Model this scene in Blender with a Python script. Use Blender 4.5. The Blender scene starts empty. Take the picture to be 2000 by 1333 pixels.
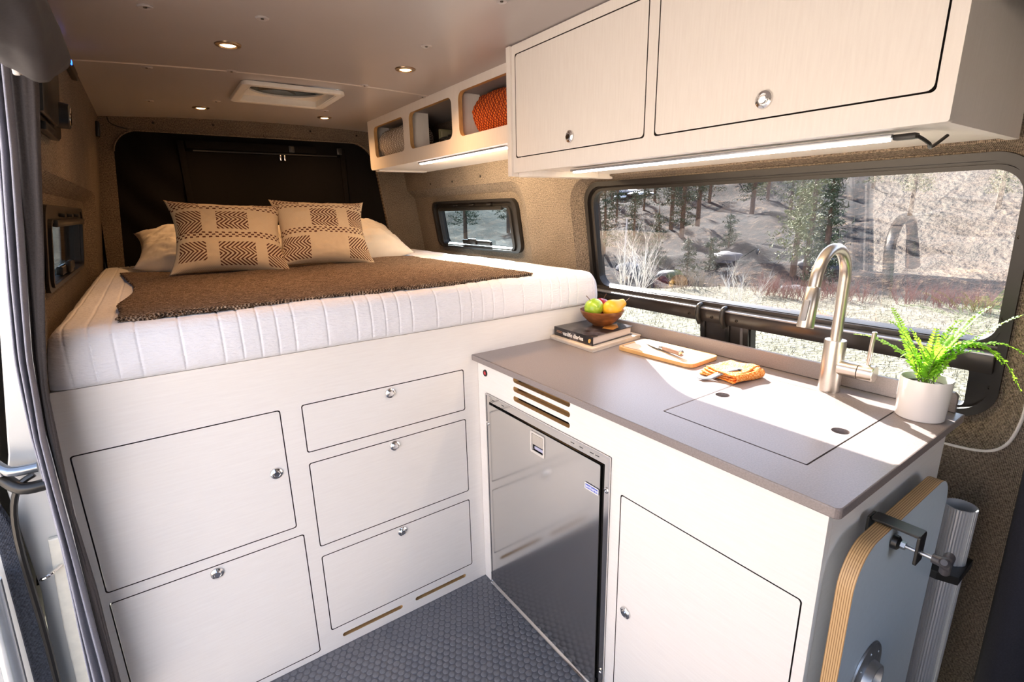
import bpy, bmesh, math, random
import numpy as np
from mathutils import Matrix, Vector, noise
random.seed(7); rng = np.random.default_rng(7)
sc = bpy.context.scene
COL = sc.collection
# ------------------------------------------------------------------ camera
RC = np.array([[0.81595603, -0.57779895, -0.0190822], [-0.16203105, -0.19688295, -0.96694521], [0.55494297, 0.79207669, -0.2542692]])
CAM = np.array([-0.85398934, -1.42987577, 1.37761917]); FPX = 978.97
cd = bpy.data.cameras.new('camera'); cam = bpy.data.objects.new('camera', cd); COL.objects.link(cam)
cd.sensor_width = 36; cd.lens = FPX / 2000 * 36; cd.clip_start = .02; cd.clip_end = 500
cam.matrix_world = Matrix(((RC[0][0], -RC[1][0], -RC[2][0], CAM[0]), (RC[0][1], -RC[1][1], -RC[2][1], CAM[1]), (RC[0][2], -RC[1][2], -RC[2][2], CAM[2]), (0, 0, 0, 1)))
sc.camera = cam
# ------------------------------------------------------------------ world, sun, exposure
SUN = Vector((.47, .80, .575)).normalized()          # towards the sun
wd = bpy.data.worlds.new('world'); sc.world = wd; wd.use_nodes = True
nt = wd.node_tree; nt.nodes.clear()
sky = nt.nodes.new('ShaderNodeTexSky'); sky.sky_type = 'NISHITA'; sky.sun_disc = False
sky.sun_elevation = math.asin(SUN.z); sky.sun_rotation = math.atan2(SUN.x, SUN.y); sky.altitude = 2000; sky.dust_density = 1.2
bg = nt.nodes.new('ShaderNodeBackground'); bg.inputs[1].default_value = .90
wo = nt.nodes.new('ShaderNodeOutputWorld'); hs = nt.nodes.new('ShaderNodeHueSaturation'); hs.inputs['Saturation'].default_value = .62; nt.links.new(sky.outputs[0], hs.inputs['Color']); nt.links.new(hs.outputs[0], bg.inputs[0]); nt.links.new(bg.outputs[0], wo.inputs[0])
sl = bpy.data.lights.new('sun', 'SUN'); sl.energy = 34; sl.angle = .009; sl.color = (1, .95, .87)
so = bpy.data.objects.new('sun', sl); COL.objects.link(so); so.rotation_euler = SUN.to_track_quat('Z', 'Y').to_euler()
sc.view_settings.view_transform = 'Standard'; sc.view_settings.look = 'None'; sc.view_settings.gamma = 1; sc.view_settings.exposure = .42
sc.view_settings.use_curve_mapping = False
sc.cycles.max_bounces = 10; sc.cycles.diffuse_bounces = 6; sc.cycles.glossy_bounces = 4; sc.cycles.transmission_bounces = 6
sc.cycles.transparent_max_bounces = 12; sc.cycles.sample_clamp_indirect = 6; sc.cycles.use_denoising = True
sc.cycles.caustics_reflective = False; sc.cycles.caustics_refractive = False

# ------------------------------------------------------------------ picking helpers: a pixel of the photograph meets a plane of the van
def ray(u, v): return RC.T @ np.array([(u - 1000) / FPX, (v - 666.5) / FPX, 1])
def at(u, v, **k):
    d = ray(u, v); (ax, val), = k.items(); i = 'xyz'.index(ax)
    return Vector(CAM + d * (val - CAM[i]) / d[i])
def XR(z): return .67 - .15 * (z - 1.14)
def XL(z): return -1.07 + .15 * (z - 1.14)
# ------------------------------------------------------------------ node expressions
class Ex:
    def __init__(s, t, o): s.t = t; s.o = o
    def _m(s, op, *a):
        n = s.t.nodes.new('ShaderNodeMath'); n.operation = op
        for i, x in enumerate((s,) + a):
            if isinstance(x, Ex): s.t.links.new(x.o, n.inputs[i])
            else: n.inputs[i].default_value = x
        return Ex(s.t, n.outputs[0])
    def __add__(s, b): return s._m('ADD', b)
    __radd__ = __add__
    def __sub__(s, b): return s._m('SUBTRACT', b)
    def __mul__(s, b): return s._m('MULTIPLY', b)
    __rmul__ = __mul__
    def fr(s): return s._m('FRACT')
    def ab(s): return s._m('ABSOLUTE')
    def sn(s): return s._m('SINE')
    def gt(s, b): return s._m('GREATER_THAN', b)
    def lt(s, b): return s._m('LESS_THAN', b)
    def mx(s, b): return s._m('MAXIMUM', b)
    def mn(s, b): return s._m('MINIMUM', b)
    def flo(s): return s._m('FLOOR')
    def md(s, b): return s._m('MODULO', b)
class M:
    """a Principled material being put together"""
    def __init__(s, name, col=(.8, .8, .8), rough=.5, metal=0, spec=.5, **k):
        s.m = bpy.data.materials.new(name); s.m.use_nodes = True; s.t = s.m.node_tree
        s.b = s.t.nodes['Principled BSDF']; s.set('Base Color', (*col, 1)); s.set('Roughness', rough); s.set('Metallic', metal); s.set('Specular IOR Level', spec)
        s.col = col; s._tc = None
        for kk, v in k.items(): s.set(kk.replace('_', ' '), v)
    def set(s, k, v): s.b.inputs[k].default_value = v
    def tc(s, w='Object'):
        if not s._tc: s._tc = s.t.nodes.new('ShaderNodeTexCoord')
        return s._tc.outputs[w]
    def xyz(s, w='Object'):
        n = s.t.nodes.new('ShaderNodeSeparateXYZ'); s.t.links.new(s.tc(w), n.inputs[0]); return [Ex(s.t, n.outputs[i]) for i in range(3)]
    def noise(s, scale, stretch=(1, 1, 1), detail=3, w='Object', rough=.5):
        mp = s.t.nodes.new('ShaderNodeMapping'); mp.inputs['Scale'].default_value = stretch; s.t.links.new(s.tc(w), mp.inputs[0])
        n = s.t.nodes.new('ShaderNodeTexNoise'); n.inputs['Scale'].default_value = scale; n.inputs['Detail'].default_value = detail; n.inputs['Roughness'].default_value = rough
        s.t.links.new(mp.outputs[0], n.inputs[0]); return Ex(s.t, n.outputs[0])
    def ramp(s, e, stops):
        n = s.t.nodes.new('ShaderNodeValToRGB'); s.t.links.new(e.o, n.inputs[0]); cr = n.color_ramp
        while len(cr.elements) < len(stops): cr.elements.new(.5)
        for el, (p, c) in zip(cr.elements, stops): el.position = p; el.color = (*c, 1)
        return n.outputs[0]
    def mix(s, f, a, b):
        n = s.t.nodes.new('ShaderNodeMix'); n.data_type = 'RGBA'
        for i, x in ((0, f), (6, a), (7, b)):
            if isinstance(x, Ex): s.t.links.new(x.o, n.inputs[i])
            elif isinstance(x, bpy.types.NodeSocket): s.t.links.new(x, n.inputs[i])
            else: n.inputs[i].default_value = (*x, 1) if isinstance(x, tuple) else x
        return n.outputs[2]
    def color(s, o): s.t.links.new(o, s.b.inputs['Base Color']); return s
    def bump(s, e, dist=.001, strength=1):
        n = s.t.nodes.new('ShaderNodeBump'); n.inputs['Strength'].default_value = strength; n.inputs['Distance'].default_value = dist
        s.t.links.new(e.o, n.inputs['Height']); s.t.links.new(n.outputs[0], s.b.inputs['Normal']); return s
    def vary(s, scale, amt, stretch=(1, 1, 1), **k):
        lo = tuple(c * (1 - amt) for c in s.col); hi = tuple(min(1, c * (1 + amt)) for c in s.col)
        return s.color(s.ramp(s.noise(scale, stretch, **k), [(.3, lo), (.7, hi)]))
def simple(name, col, rough=.5, metal=0, scale=60, amt=.05, stretch=(1, 1, 1), bd=0, **k):
    m = M(name, col, rough, metal, **k).vary(scale, amt, stretch)
    if bd: m.bump(m.noise(scale * 2), bd)
    return m.m
def emitter(name, col, st):
    m = M(name, col, .4); m.set('Emission Color', (*col, 1)); m.set('Emission Strength', st); return m.m
def weave(name, c0, c1, k=900, amt=.5, ax=(0, 1)):
    m = M(name, c0, .9, spec=.2); p = m.xyz(); a, b = p[ax[0]], p[ax[1]]
    w = ((a + b) * k).sn() * ((a - b) * k).sn()
    n = m.noise(190, detail=3, rough=.7); n2 = m.noise(9, detail=2)
    f = w * amt * .75 + (n - .5) * 1.7 + n2 * .2 + .4
    m.color(m.ramp(f, [(.15, c0), (.85, c1)])); m.bump(w + n * .6, .0012, .8); return m.m

lam = M('white_ash_laminate', (.80, .775, .745), .42)
lam.color(lam.ramp(lam.noise(14, (1, 14, 1), 5), [(.3, (.82, .775, .735)), (.7, (.855, .815, .775))])).bump(lam.noise(160, (1, 10, 1)), .0002)
lamv = M('white_ash_laminate_upright', (.80, .775, .745), .42)
lamv.color(lamv.ramp(lamv.noise(14, (14, 1, 1), 5), [(.3, (.81, .765, .72)), (.7, (.85, .81, .765))])).bump(lamv.noise(160, (10, 1, 1)), .0002)
LAM, LAMV = lam.m, lamv.m
ply = M('birch_ply_edge', (.55, .33, .14), .55); pz = ply.xyz()[2]
ply.color(ply.mix((pz * 280).fr().gt(.62), (.62, .40, .19), (.30, .16, .06))); PLY = ply.m
PLYP = simple('birch_ply_plain', (.50, .30, .12), .6, scale=40, amt=.15, stretch=(1, 1, 6))
DARKGAP = simple('dark_cabinet_inside', (.05, .035, .03), .9)
FAB = weave('grey_tweed_lining', (.040, .031, .024), (.35, .28, .215), 1100)
FABN = weave('grey_tweed_lining_coarse', (.10, .09, .08), (.44, .40, .36), 1000)
CEIL = simple('greige_ceiling_panel', (.43, .395, .39), .30, scale=3, amt=.03)
COUNT = M('grey_brown_countertop', (.245, .208, .200), .34).vary(300, .12).m
CHROME = simple('polished_chrome', (.75, .73, .72), .12, 1, amt=.02)
STEEL = M('brushed_stainless', (.80, .77, .73), .13, 1).m
NICKEL = M('brushed_nickel', (.66, .60, .53), .31, 1, Anisotropic=.4).vary(100, .05, (1, 1, 20)).m
BLACKP = simple('black_plastic', (.012, .011, .010), .35, amt=.1)
FRAME = simple('black_window_frame', (.011, .009, .008), .45, amt=.1)
BLKFAB = M('black_blackout_fabric', (.006, .005, .005), .85, spec=.12).vary(300, .3).m
CURT = M('grey_curtain_cloth', (.30, .295, .34), .85, Sheen_Weight=.2); CURT.vary(500, .15).bump(CURT.noise(900), .0004); CURT = CURT.m
CURTD = simple('dark_grey_curtain_lining', (.055, .045, .042), .9, scale=400, amt=.2)
WHITE = simple('white_powder_coat', (.78, .76, .72), .4, amt=.02)
ALU = M('ribbed_aluminium', (.60, .62, .66), .42, .6).m
ZINC = simple('galvanised_metal', (.45, .47, .50), .4, .9, amt=.1)
SCREW = simple('dark_screw', (.03, .025, .02), .4, .6)

# ------------------------------------------------------------------ object helpers
WM = {}
def mesh_obj(name, me, mat=None, parent=None, mw=None, mats=None):
    o = bpy.data.objects.new(name, me); COL.objects.link(o)
    if me is not None and not me.materials:
        for m_ in (mats or [mat]):
            if m_: me.materials.append(m_)
    put(o, parent, mw or Matrix()); return o
def put(o, parent, mw):
    o.matrix_basis = mw; WM[o.name] = mw.copy()
    if parent: o.parent = parent; o.matrix_parent_inverse = WM[parent.name].inverted()
def root(name, loc, label, cat, group=None):
    o = bpy.data.objects.new(name, None); COL.objects.link(o); o.empty_display_size = .05
    put(o, None, Matrix.Translation(Vector(loc))); return tag(o, label, cat, group)
def tag(o, label, cat, group=None):
    o['label'] = label; o['category'] = cat
    if group: o['group'] = group
    return o
def struct(o, label=None):
    o['kind'] = 'structure'
    if label: o['label'] = label
    return o
def lab(o, t): o['label'] = t; return o
def bm_mesh(bm, smooth=True, ang=40):
    me = bpy.data.meshes.new('m'); bm.to_mesh(me); bm.free()
    if smooth:
        me.shade_smooth()
        try: me.set_sharp_from_angle(angle=math.radians(ang))
        except Exception: pass
    return me
def box_bm(x0, x1, y0, y1, z0, z1, r=0, seg=2, bm=None):
    b = bmesh.new(); g = bmesh.ops.create_cube(b, size=1)
    for v in b.verts: v.co = Vector(((x0 + x1) / 2 + v.co.x * (x1 - x0), (y0 + y1) / 2 + v.co.y * (y1 - y0), (z0 + z1) / 2 + v.co.z * (z1 - z0)))
    if r: bmesh.ops.bevel(b, geom=b.edges[:] , offset=r, segments=seg, affect='EDGES', profile=.5)
    if bm is None: return b
    me = bpy.data.meshes.new('t'); b.to_mesh(me); b.free(); bm.from_mesh(me); bpy.data.meshes.remove(me); return bm
def box(name, b, mat, parent=None, r=0, mw=None, seg=2):
    return mesh_obj(name, bm_mesh(box_bm(*b, r, seg)), mat, parent, mw)
def boxes(name, bs, mat, parent=None, r=0, mw=None):
    bm = bmesh.new()
    for b in bs: box_bm(*b, r, 2, bm)
    return mesh_obj(name, bm_mesh(bm), mat, parent, mw)
def rrect(x0, x1, y0, y1, r, n=6):
    rr = r if isinstance(r, (tuple, list)) else (r,) * 4       # bl, br, tr, tl
    P = []
    for (cx, cy, a0, q) in ((x0, y0, 180, rr[0]), (x1, y0, 270, rr[1]), (x1, y1, 0, rr[2]), (x0, y1, 90, rr[3])):
        sx = 1 if cx == x0 else -1; sy = 1 if cy == y0 else -1
        q = max(q, 1e-4)
        for i in range(n + 1):
            a = math.radians(a0 + 90 * i / n); P.append((cx + sx * q + q * math.cos(a), cy + sy * q + q * math.sin(a)))
    return P
def circ(cx, cy, r, n=24): return [(cx + r * math.cos(6.28318 * i / n), cy + r * math.sin(6.28318 * i / n)) for i in range(n)]
def plate(name, loops, t, mats, parent=None, mw=None, bevel=0, clean=0, dark=()):
    """flat board in local XY, front face at z=0, going back to z=-t, with holes; edges take the second material"""
    cu = bpy.data.curves.new('c', 'CURVE'); cu.dimensions = '2D'; cu.fill_mode = 'BOTH'; cu.extrude = t / 2 - bevel
    if bevel: cu.bevel_depth = bevel; cu.bevel_resolution = 1; cu.offset = -bevel
    for lp in loops:
        s = cu.splines.new('POLY'); s.points.add(len(lp) - 1); s.use_cyclic_u = True
        for p, q in zip(s.points, lp): p.co = (q[0], q[1], 0, 1)
    tmp = bpy.data.objects.new('t', cu); COL.objects.link(tmp)
    dg = bpy.context.evaluated_depsgraph_get(); me = bpy.data.meshes.new_from_object(tmp.evaluated_get(dg)); bpy.data.objects.remove(tmp); bpy.data.curves.remove(cu)
    me.transform(Matrix.Translation((0, 0, -t / 2))); me.materials.clear()
    mats = mats if isinstance(mats, (list, tuple)) else [mats]
    for m_ in mats: me.materials.append(m_)
    bm = bmesh.new(); bm.from_mesh(me); bmesh.ops.remove_doubles(bm, verts=bm.verts, dist=1e-6); bm.to_mesh(me); bm.free()
    for p in me.polygons:
        p.material_index = 1 if len(mats) > 1 and abs(p.normal.z) < .7 else 0; p.use_smooth = False
    for (a, b, c0, d) in dark:
        for p in me.polygons:
            c = p.center
            if p.material_index == 1 and a - .006 < c.x < b + .006 and c0 - .006 < c.y < d + .006: p.material_index = 2
    if clean:
        xs = [v.co.x for v in me.vertices]; ys = [v.co.y for v in me.vertices]; bx = (min(xs), max(xs), min(ys), max(ys))
        for p in me.polygons:
            c = p.center
            if min(abs(c.x - bx[0]), abs(c.x - bx[1]), abs(c.y - bx[2]), abs(c.y - bx[3])) < .006: p.material_index = 0
    return mesh_obj(name, me, None, parent, mw)
def lathe_bm(prof, n=32, bm=None, mw=None):
    """profile [(r,z)] about local Z"""
    bm = bm or bmesh.new(); rings = []
    for r, z in prof:
        rings.append([bm.verts.new((mw @ Vector((r * math.cos(6.28318530 * i / n), r * math.sin(6.28318530 * i / n), z))) if mw else (r * math.cos(6.28318530 * i / n), r * math.sin(6.28318530 * i / n), z)) for i in range(n)] if r > 1e-6 else [bm.verts.new(mw @ Vector((0, 0, z)) if mw else (0, 0, z))])
    for a, b in zip(rings, rings[1:]):
        for i in range(n):
            j = (i + 1) % n
            if len(a) == 1 and len(b) == 1: continue
            if len(a) == 1: bm.faces.new((a[0], b[j], b[i]))
            elif len(b) == 1: bm.faces.new((a[i], a[j], b[0]))
            else: bm.faces.new((a[i], a[j], b[j], b[i]))
    bmesh.ops.recalc_face_normals(bm, faces=bm.faces[:]); return bm
def lathe(name, prof, mat, parent=None, mw=None, n=32, ang=35): return mesh_obj(name, bm_mesh(lathe_bm(prof, n), ang=ang), mat, parent, mw)
def smooth_path(P, n=6):
    P = [Vector(p) for p in P]; out = []
    for i in range(len(P) - 1):
        a, b, c, d = P[max(i - 1, 0)], P[i], P[i + 1], P[min(i + 2, len(P) - 1)]
        for k in range(n):
            t = k / n; out.append(.5 * ((2 * b) + (c - a) * t + (2 * a - 5 * b + 4 * c - d) * t * t + (3 * b - a - 3 * c + d) * t ** 3))
    return out + [P[-1]]
def tube_bm(P, R, n=12, bm=None, cap=True):
    bm = bm or bmesh.new(); P = [Vector(p) for p in P]
    if not hasattr(R, '__len__'): R = [R] * len(P)
    up = None; rings = []
    for i, p in enumerate(P):
        d = (P[min(i + 1, len(P) - 1)] - P[max(i - 1, 0)]).normalized()
        if up is None: up = d.orthogonal().normalized()
        else: up = (up - d * up.dot(d)).normalized()
        s = d.cross(up)
        rings.append([bm.verts.new(p + (up * math.cos(6.2831853 * k / n) + s * math.sin(6.2831853 * k / n)) * R[i]) for k in range(n)])
    for a, b in zip(rings, rings[1:]):
        for k in range(n): bm.faces.new((a[k], a[(k + 1) % n], b[(k + 1) % n], b[k]))
    if cap: bm.faces.new(rings[0][::-1]); bm.faces.new(rings[-1])
    bmesh.ops.recalc_face_normals(bm, faces=bm.faces[:]); return bm
def tube(name, P, R, mat, parent=None, n=12, mw=None): return mesh_obj(name, bm_mesh(tube_bm(P, R, n)), mat, parent, mw)
def grid_mesh(P, closed_u=False, thick=0, uv=True):
    """P array (nu,nv,3) -> mesh"""
    nu, nv = P.shape[:2]; V = P.reshape(-1, 3).tolist(); F = []
    for i in range(nu - (0 if closed_u else 1)):
        for j in range(nv - 1):
            a = i * nv + j; b = ((i + 1) % nu) * nv + j; F.append((a, b, b + 1, a + 1))
    me = bpy.data.meshes.new('g'); me.from_pydata(V, [], F)
    if uv:
        l = me.uv_layers.new(name='UVMap'); vi = np.empty(len(me.loops), int); me.loops.foreach_get('vertex_index', vi)
        U = np.stack([(vi // nv) / (nu - 1), (vi % nv) / (nv - 1)], 1).astype(np.float32); l.data.foreach_set('uv', U.ravel())
    me.shade_smooth(); return me
def loft_mesh(A, B):
    n = len(A); me = bpy.data.meshes.new('l'); me.from_pydata([tuple(p) for p in A] + [tuple(p) for p in B], [], [(i, (i + 1) % n, n + (i + 1) % n, n + i) for i in range(n)])
    me.shade_smooth(); return me
def solidify(o, t, off=-1):
    m = o.modifiers.new('s', 'SOLIDIFY'); m.thickness = t; m.offset = off; return o
def fbm(x, y, z, sc_=1, o=3):
    return noise.fractal(Vector((x * sc_, y * sc_, z * sc_)), .5, 2, o)
def soup(name, V, F, mat, parent=None, smooth=False, mw=None):
    me = bpy.data.meshes.new(name); me.from_pydata(np.asarray(V).tolist(), [], F if isinstance(F, list) else np.asarray(F).tolist())
    if smooth: me.shade_smooth()
    return mesh_obj(name, me, mat, parent, mw)
def text(name, s, size, mat, parent, mw, ext=.0004, align='CENTER', bold=0):
    cu = bpy.data.curves.new('t', 'FONT'); cu.body = s; cu.size = size; cu.extrude = ext; cu.align_x = align; cu.align_y = 'CENTER'; cu.offset = bold
    tmp = bpy.data.objects.new('t', cu); COL.objects.link(tmp); dg = bpy.context.evaluated_depsgraph_get()
    me = bpy.data.meshes.new_from_object(tmp.evaluated_get(dg)); bpy.data.objects.remove(tmp); bpy.data.curves.remove(cu); me.materials.clear()
    return mesh_obj(name, me, mat, parent, mw)

MB_ = Matrix(((1, 0, 0, 0), (0, 0, -1, 0), (0, 1, 0, 0), (0, 0, 0, 1)))           # faces -y : local (x, z)
MG = Matrix(((0, 0, -1, 0), (-1, 0, 0, 0), (0, 1, 0, 0), (0, 0, 0, 1)))            # faces -x : local (-y, z)
def MGx(x): return Matrix.Translation((x, 0, 0)) @ MG
def MBy(y): return Matrix.Translation((0, y, 0)) @ MB_
c_ = 1 / math.sqrt(1 + .15 ** 2); s_ = .15 * c_
MR = Matrix(((0, -s_, -c_, .67), (-1, 0, 0, 0), (0, c_, -s_, 1.14), (0, 0, 0, 1)))   # right wall: local (-y, up the slope), faces in
ML = Matrix(((0, -(-s_), c_, -1.10), (1, 0, 0, 0), (0, c_, -s_, 1.14), (0, 0, 0, 1)))   # left wall: local (y, up), faces +x
def MRo(d): return MR @ Matrix.Translation((0, 0, d))
def MLo(d): return ML @ Matrix.Translation((0, 0, d))
def vz(z): return (z - 1.14) / c_

# ================================================================== SETTING
# ---- floor with raised discs
FLOORM = M('charcoal_coin_vinyl', (.115, .115, .13), .42).vary(200, .12).m
fl = struct(box('floor', (-1.12, .66, -2.7, 1.85, -.03, 0), FLOORM), 'charcoal vinyl floor with a raised coin pattern')
DISC = M('coin_disc_vinyl', (.165, .165, .18), .34).vary(200, .1).m
dme = bm_mesh(lathe_bm([(0, .0016), (.0082, .0016), (.0092, .0010), (.0096, 0)], 12)); dme.materials.append(DISC)
cells = []
sp = .0225
for j in range(int(1.3 / (sp * .866))):
    for i in range(int(1.15 / sp)):
        x = -.012 - i * sp - (j % 2) * sp / 2; y = -.014 - j * sp * .866
        if x > -1.08: cells.append((math.dist((x, y, 0), CAM), x, y))
vis = []
for d, x, y in cells:
    q = RC @ (np.array([x, y, 0]) - CAM); u = 1000 + FPX * q[0] / q[2]; v = 666.5 + FPX * q[1] / q[2]
    vis.append((0 if q[2] > 0 and v < 1345 and u > 500 else 1, d, x, y))
vis.sort()
for k, (f_, d, x, y) in enumerate(vis[:300]):
    o = mesh_obj('floor_disc', dme, None, fl, Matrix.Translation((x, y, 0)))
V0 = np.array([v.co for v in dme.vertices]); F0 = [tuple(p.vertices) for p in dme.polygons]; V = []; F = []
for k, (f_, d, x, y) in enumerate(vis[300:]):
    V.append(V0 + (x, y, 0)); F += [tuple(i + k * len(V0) for i in f) for f in F0]
o = soup('floor_discs', np.concatenate(V), F, DISC, fl); o['kind'] = 'stuff'

# ---- right wall : proud lining, bevels into recesses, recessed sheet with window holes
PR = .042
bigrec = rrect(-.19, 1.235, vz(.80), vz(1.497), .10, 10); bigin = rrect(-.148, 1.19, vz(.84), vz(1.480), .085, 10)
smrec = rrect(-1.93, -.50, vz(1.02), vz(1.512), (.03, .10, .10, .08), 10); smin = rrect(-1.87, -.58, vz(1.03), vz(1.462), (.03, .08, .08, .06), 10)
wr = struct(plate('wall_right', [[(-1.99, vz(0)), (2.7, vz(0)), (2.7, vz(1.875)), (-1.99, vz(1.875))], bigrec, smrec], .012, FAB, None, MRo(PR)), 'grey tweed-lined right wall')
for nm, A, B in (('recess_bevel', bigrec, bigin), ('recess_bevel', smrec, smin)):
    mesh_obj(nm, loft_mesh([(x, y, PR) for x, y in A], [(x, y, 0) for x, y in B]), FAB, wr, MR)
BO = rrect(-.142, 1.185, vz(.862), vz(1.476), .08, 10); SO = rrect(-1.505, -.607, vz(1.163), vz(1.432), (.05, .05, .05, .05), 8)
plate('recess_panel', [[(-1.98, vz(.55)), (2.0, vz(.55)), (2.0, vz(1.86)), (-1.98, vz(1.86))], BO, SO], .008, FAB, wr, MRo(0))
plate('outer_skin', [[(-1.99, vz(-.3)), (2.7, vz(-.3)), (2.7, vz(1.9)), (-1.99, vz(1.9))], BO, SO], .004, BLACKP, wr, MRo(-.06))
# pale piping down the lining by the big window
pp = [MR @ Vector(p) for p in ((1.235, vz(1.46), PR + .003), (1.238, vz(1.3), PR + .003), (1.238, vz(1.0), PR + .003), (1.236, vz(.9), PR + .003), (1.215, vz(.83), PR + .003), (1.16, vz(.803), PR + .003), (1.02, vz(.80), PR + .003))]
lab(tube('piping', smooth_path(pp, 5), .0035, simple('pale_piping', (.6, .57, .55), .7), wr, 8), 'pale piping along the lining edge')
for (y, z) in ((.205, 1.115), (.185, 1.115), (.85, 1.55), (1.15, 1.54), (1.42, 1.54)):
    mesh_obj('screw_hole', bm_mesh(lathe_bm([(0, .002), (.006, .002), (.006, 0)], 10)), SCREW, wr, MRo(PR) @ Matrix.Translation((-y, vz(z), 0)))
# ---- left wall
LR = rrect(.02, 1.47, vz(1.02), vz(1.485), (.03, .03, .09, .09), 8); LRi = rrect(.09, 1.40, vz(1.03), vz(1.440), (.03, .03, .07, .07), 8)
LO = rrect(.26, 1.17, vz(1.192), vz(1.412), .045, 8)
wl = struct(plate('wall_left', [[(-.09, vz(0)), (1.99, vz(0)), (1.99, vz(1.845)), (-.09, vz(1.845))], LR], .012, FAB, None, MLo(.03)), 'grey tweed-lined left wall')
mesh_obj('recess_bevel', loft_mesh([(x, y, .03) for x, y in LR], [(x, y, -.005) for x, y in LRi]), FAB, wl, ML)
plate('recess_panel', [[(.02, vz(.55)), (1.98, vz(.55)), (1.98, vz(1.83)), (.02, vz(1.83))], LO], .008, FAB, wl, MLo(-.005))
plate('outer_skin', [[(-.09, vz(-.3)), (1.99, vz(-.3)), (1.99, vz(1.9)), (-.09, vz(1.9))], LO], .004, WHITE, wl, MLo(-.06))
# ---- back wall
bo = [(-.985, 1.0), (.44, 1.0), (.40, 1.30), (.345, 1.70)]
hole = rrect(-.995, .462, 1.0, 1.785, (.02, .02, .12, .10), 8)
hole = [(x + (.075 if x < -.3 else -.11) * max(0, (y - 1.12)) / .66, y) for x, y in hole]
wb = struct(plate('wall_back', [[(-1.13, 0), (.80, 0), (.62, 1.875), (-1.0, 1.875)], hole], .03, FAB, None, MBy(1.77)), 'tweed-lined frame of the rear doors')
hb = [(x + (.012 if x < -.3 else -.012), y - .010) for x, y in hole]
for x_, z_ in ((-.752, 1.835), (-.492, 1.843), (-.004, 1.845), (.265, 1.837)):
    mesh_obj('screw_hole', bm_mesh(lathe_bm([(0, .002), (.006, .002), (.006, 0)], 10)), SCREW, wb, MBy(1.769) @ Matrix.Translation((x_, z_ - .01, 0)))
tube('trim_cord', smooth_path([(x, 1.765, z) for x, z in hole[8:]][:28], 2), .004, FAB, wb, 6)
boxes('outer_door', [(-1.15, .80, 1.93, 1.95, 0, 1.9)], WHITE, wb)
# ---- ceiling (gently arched, with seam and vent hole)
def zc(x): return 1.838 + .027 * (1 - ((x + .2) / .78) ** 2)
def ceil_part(name, xs, ys, parent=None, drop=0):
    P = np.array([[(x, y, zc(x) + drop) for y in ys] for x in xs]); me = grid_mesh(P); return mesh_obj(name, me, CEIL, parent)
ce = struct(ceil_part('ceiling', np.linspace(-1.02, .64, 30), [-2.7, -1.5, -.5, .698]), 'greige ceiling panel')
x0v, x1v, y0v, y1v = -.485, -.10, .80, 1.165
ys2 = [.703, y0v + .02, y1v - .02, 1.85]; xsA = list(np.linspace(-1.02, x0v + .02, 10)); xsB = list(np.linspace(x0v + .02, x1v - .02, 8)); xsC = list(np.linspace(x1v - .02, .64, 12))
for a, b in ((xsA, ys2), (xsC, ys2), (xsB, [ys2[0], ys2[1]]), (xsB, [ys2[2], ys2[3]])): ceil_part('ceiling_panel', a, b, ce)
box('roof_skin', (-1.05, .62, -2.7, .78, 1.90, 1.92), WHITE, ce); box('roof_skin', (-1.05, .62, 1.19, 1.95, 1.90, 1.92), WHITE, ce)
box('roof_skin', (-1.05, -.50, .78, 1.19, 1.90, 1.92), WHITE, ce); box('roof_skin', (-.08, .62, .78, 1.19, 1.90, 1.92), WHITE, ce)
P = np.array([[(x, y, zc(x) - (.0025 if k == 1 else .0002)) for k, y in enumerate((.692, .7005, .709))] for x in np.linspace(-.97, .22, 24)])
lab(mesh_obj('seam_strip', grid_mesh(P), simple('pale_seam_strip', (.66, .62, .60), .4), ce), 'pale joint strip')
sm = bm_mesh(lathe_bm([(0, -.0035), (.0035, -.0035), (.004, -.002), (.013, -.0035), (.017, -.001), (.017, .001)], 20)); sm.materials.append(CEIL); sm.materials.append(SCREW)
for p in sm.polygons:
    if max(math.hypot(sm.vertices[i].co.x, sm.vertices[i].co.y) for i in p.vertices) < .006: p.material_index = 1
for k, (u, v) in enumerate(((281, 3), (512, 35), (833, 93), (980, 5), (290, 192), (422, 198), (635, 218), (285, 125), (452, 139), (712, 169), (825, 188))):
    p = at(u, v, z=1.86); p.z = zc(p.x)
    mesh_obj('screw_cap', sm, None, ce, Matrix.Translation(p))
# unseen shell added behind the camera to darken the front: left wall, cab partition
wf = struct(plate('wall_light_block', [[(-1.13, 0), (.66, 0), (.60, 1.83), (-1.0, 1.83)], rrect(-.55, .15, .9, 1.6, .1, 6)], .02, FAB, None, MBy(-2.68)), 'unseen tweed-lined partition added to block light from the front')
plate('lining_light_block', [[(-2.68, vz(0)), (-1.56, vz(0)), (-1.56, vz(1.84)), (-2.68, vz(1.84))]], .02, FAB, wf, MLo(.03))
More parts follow.
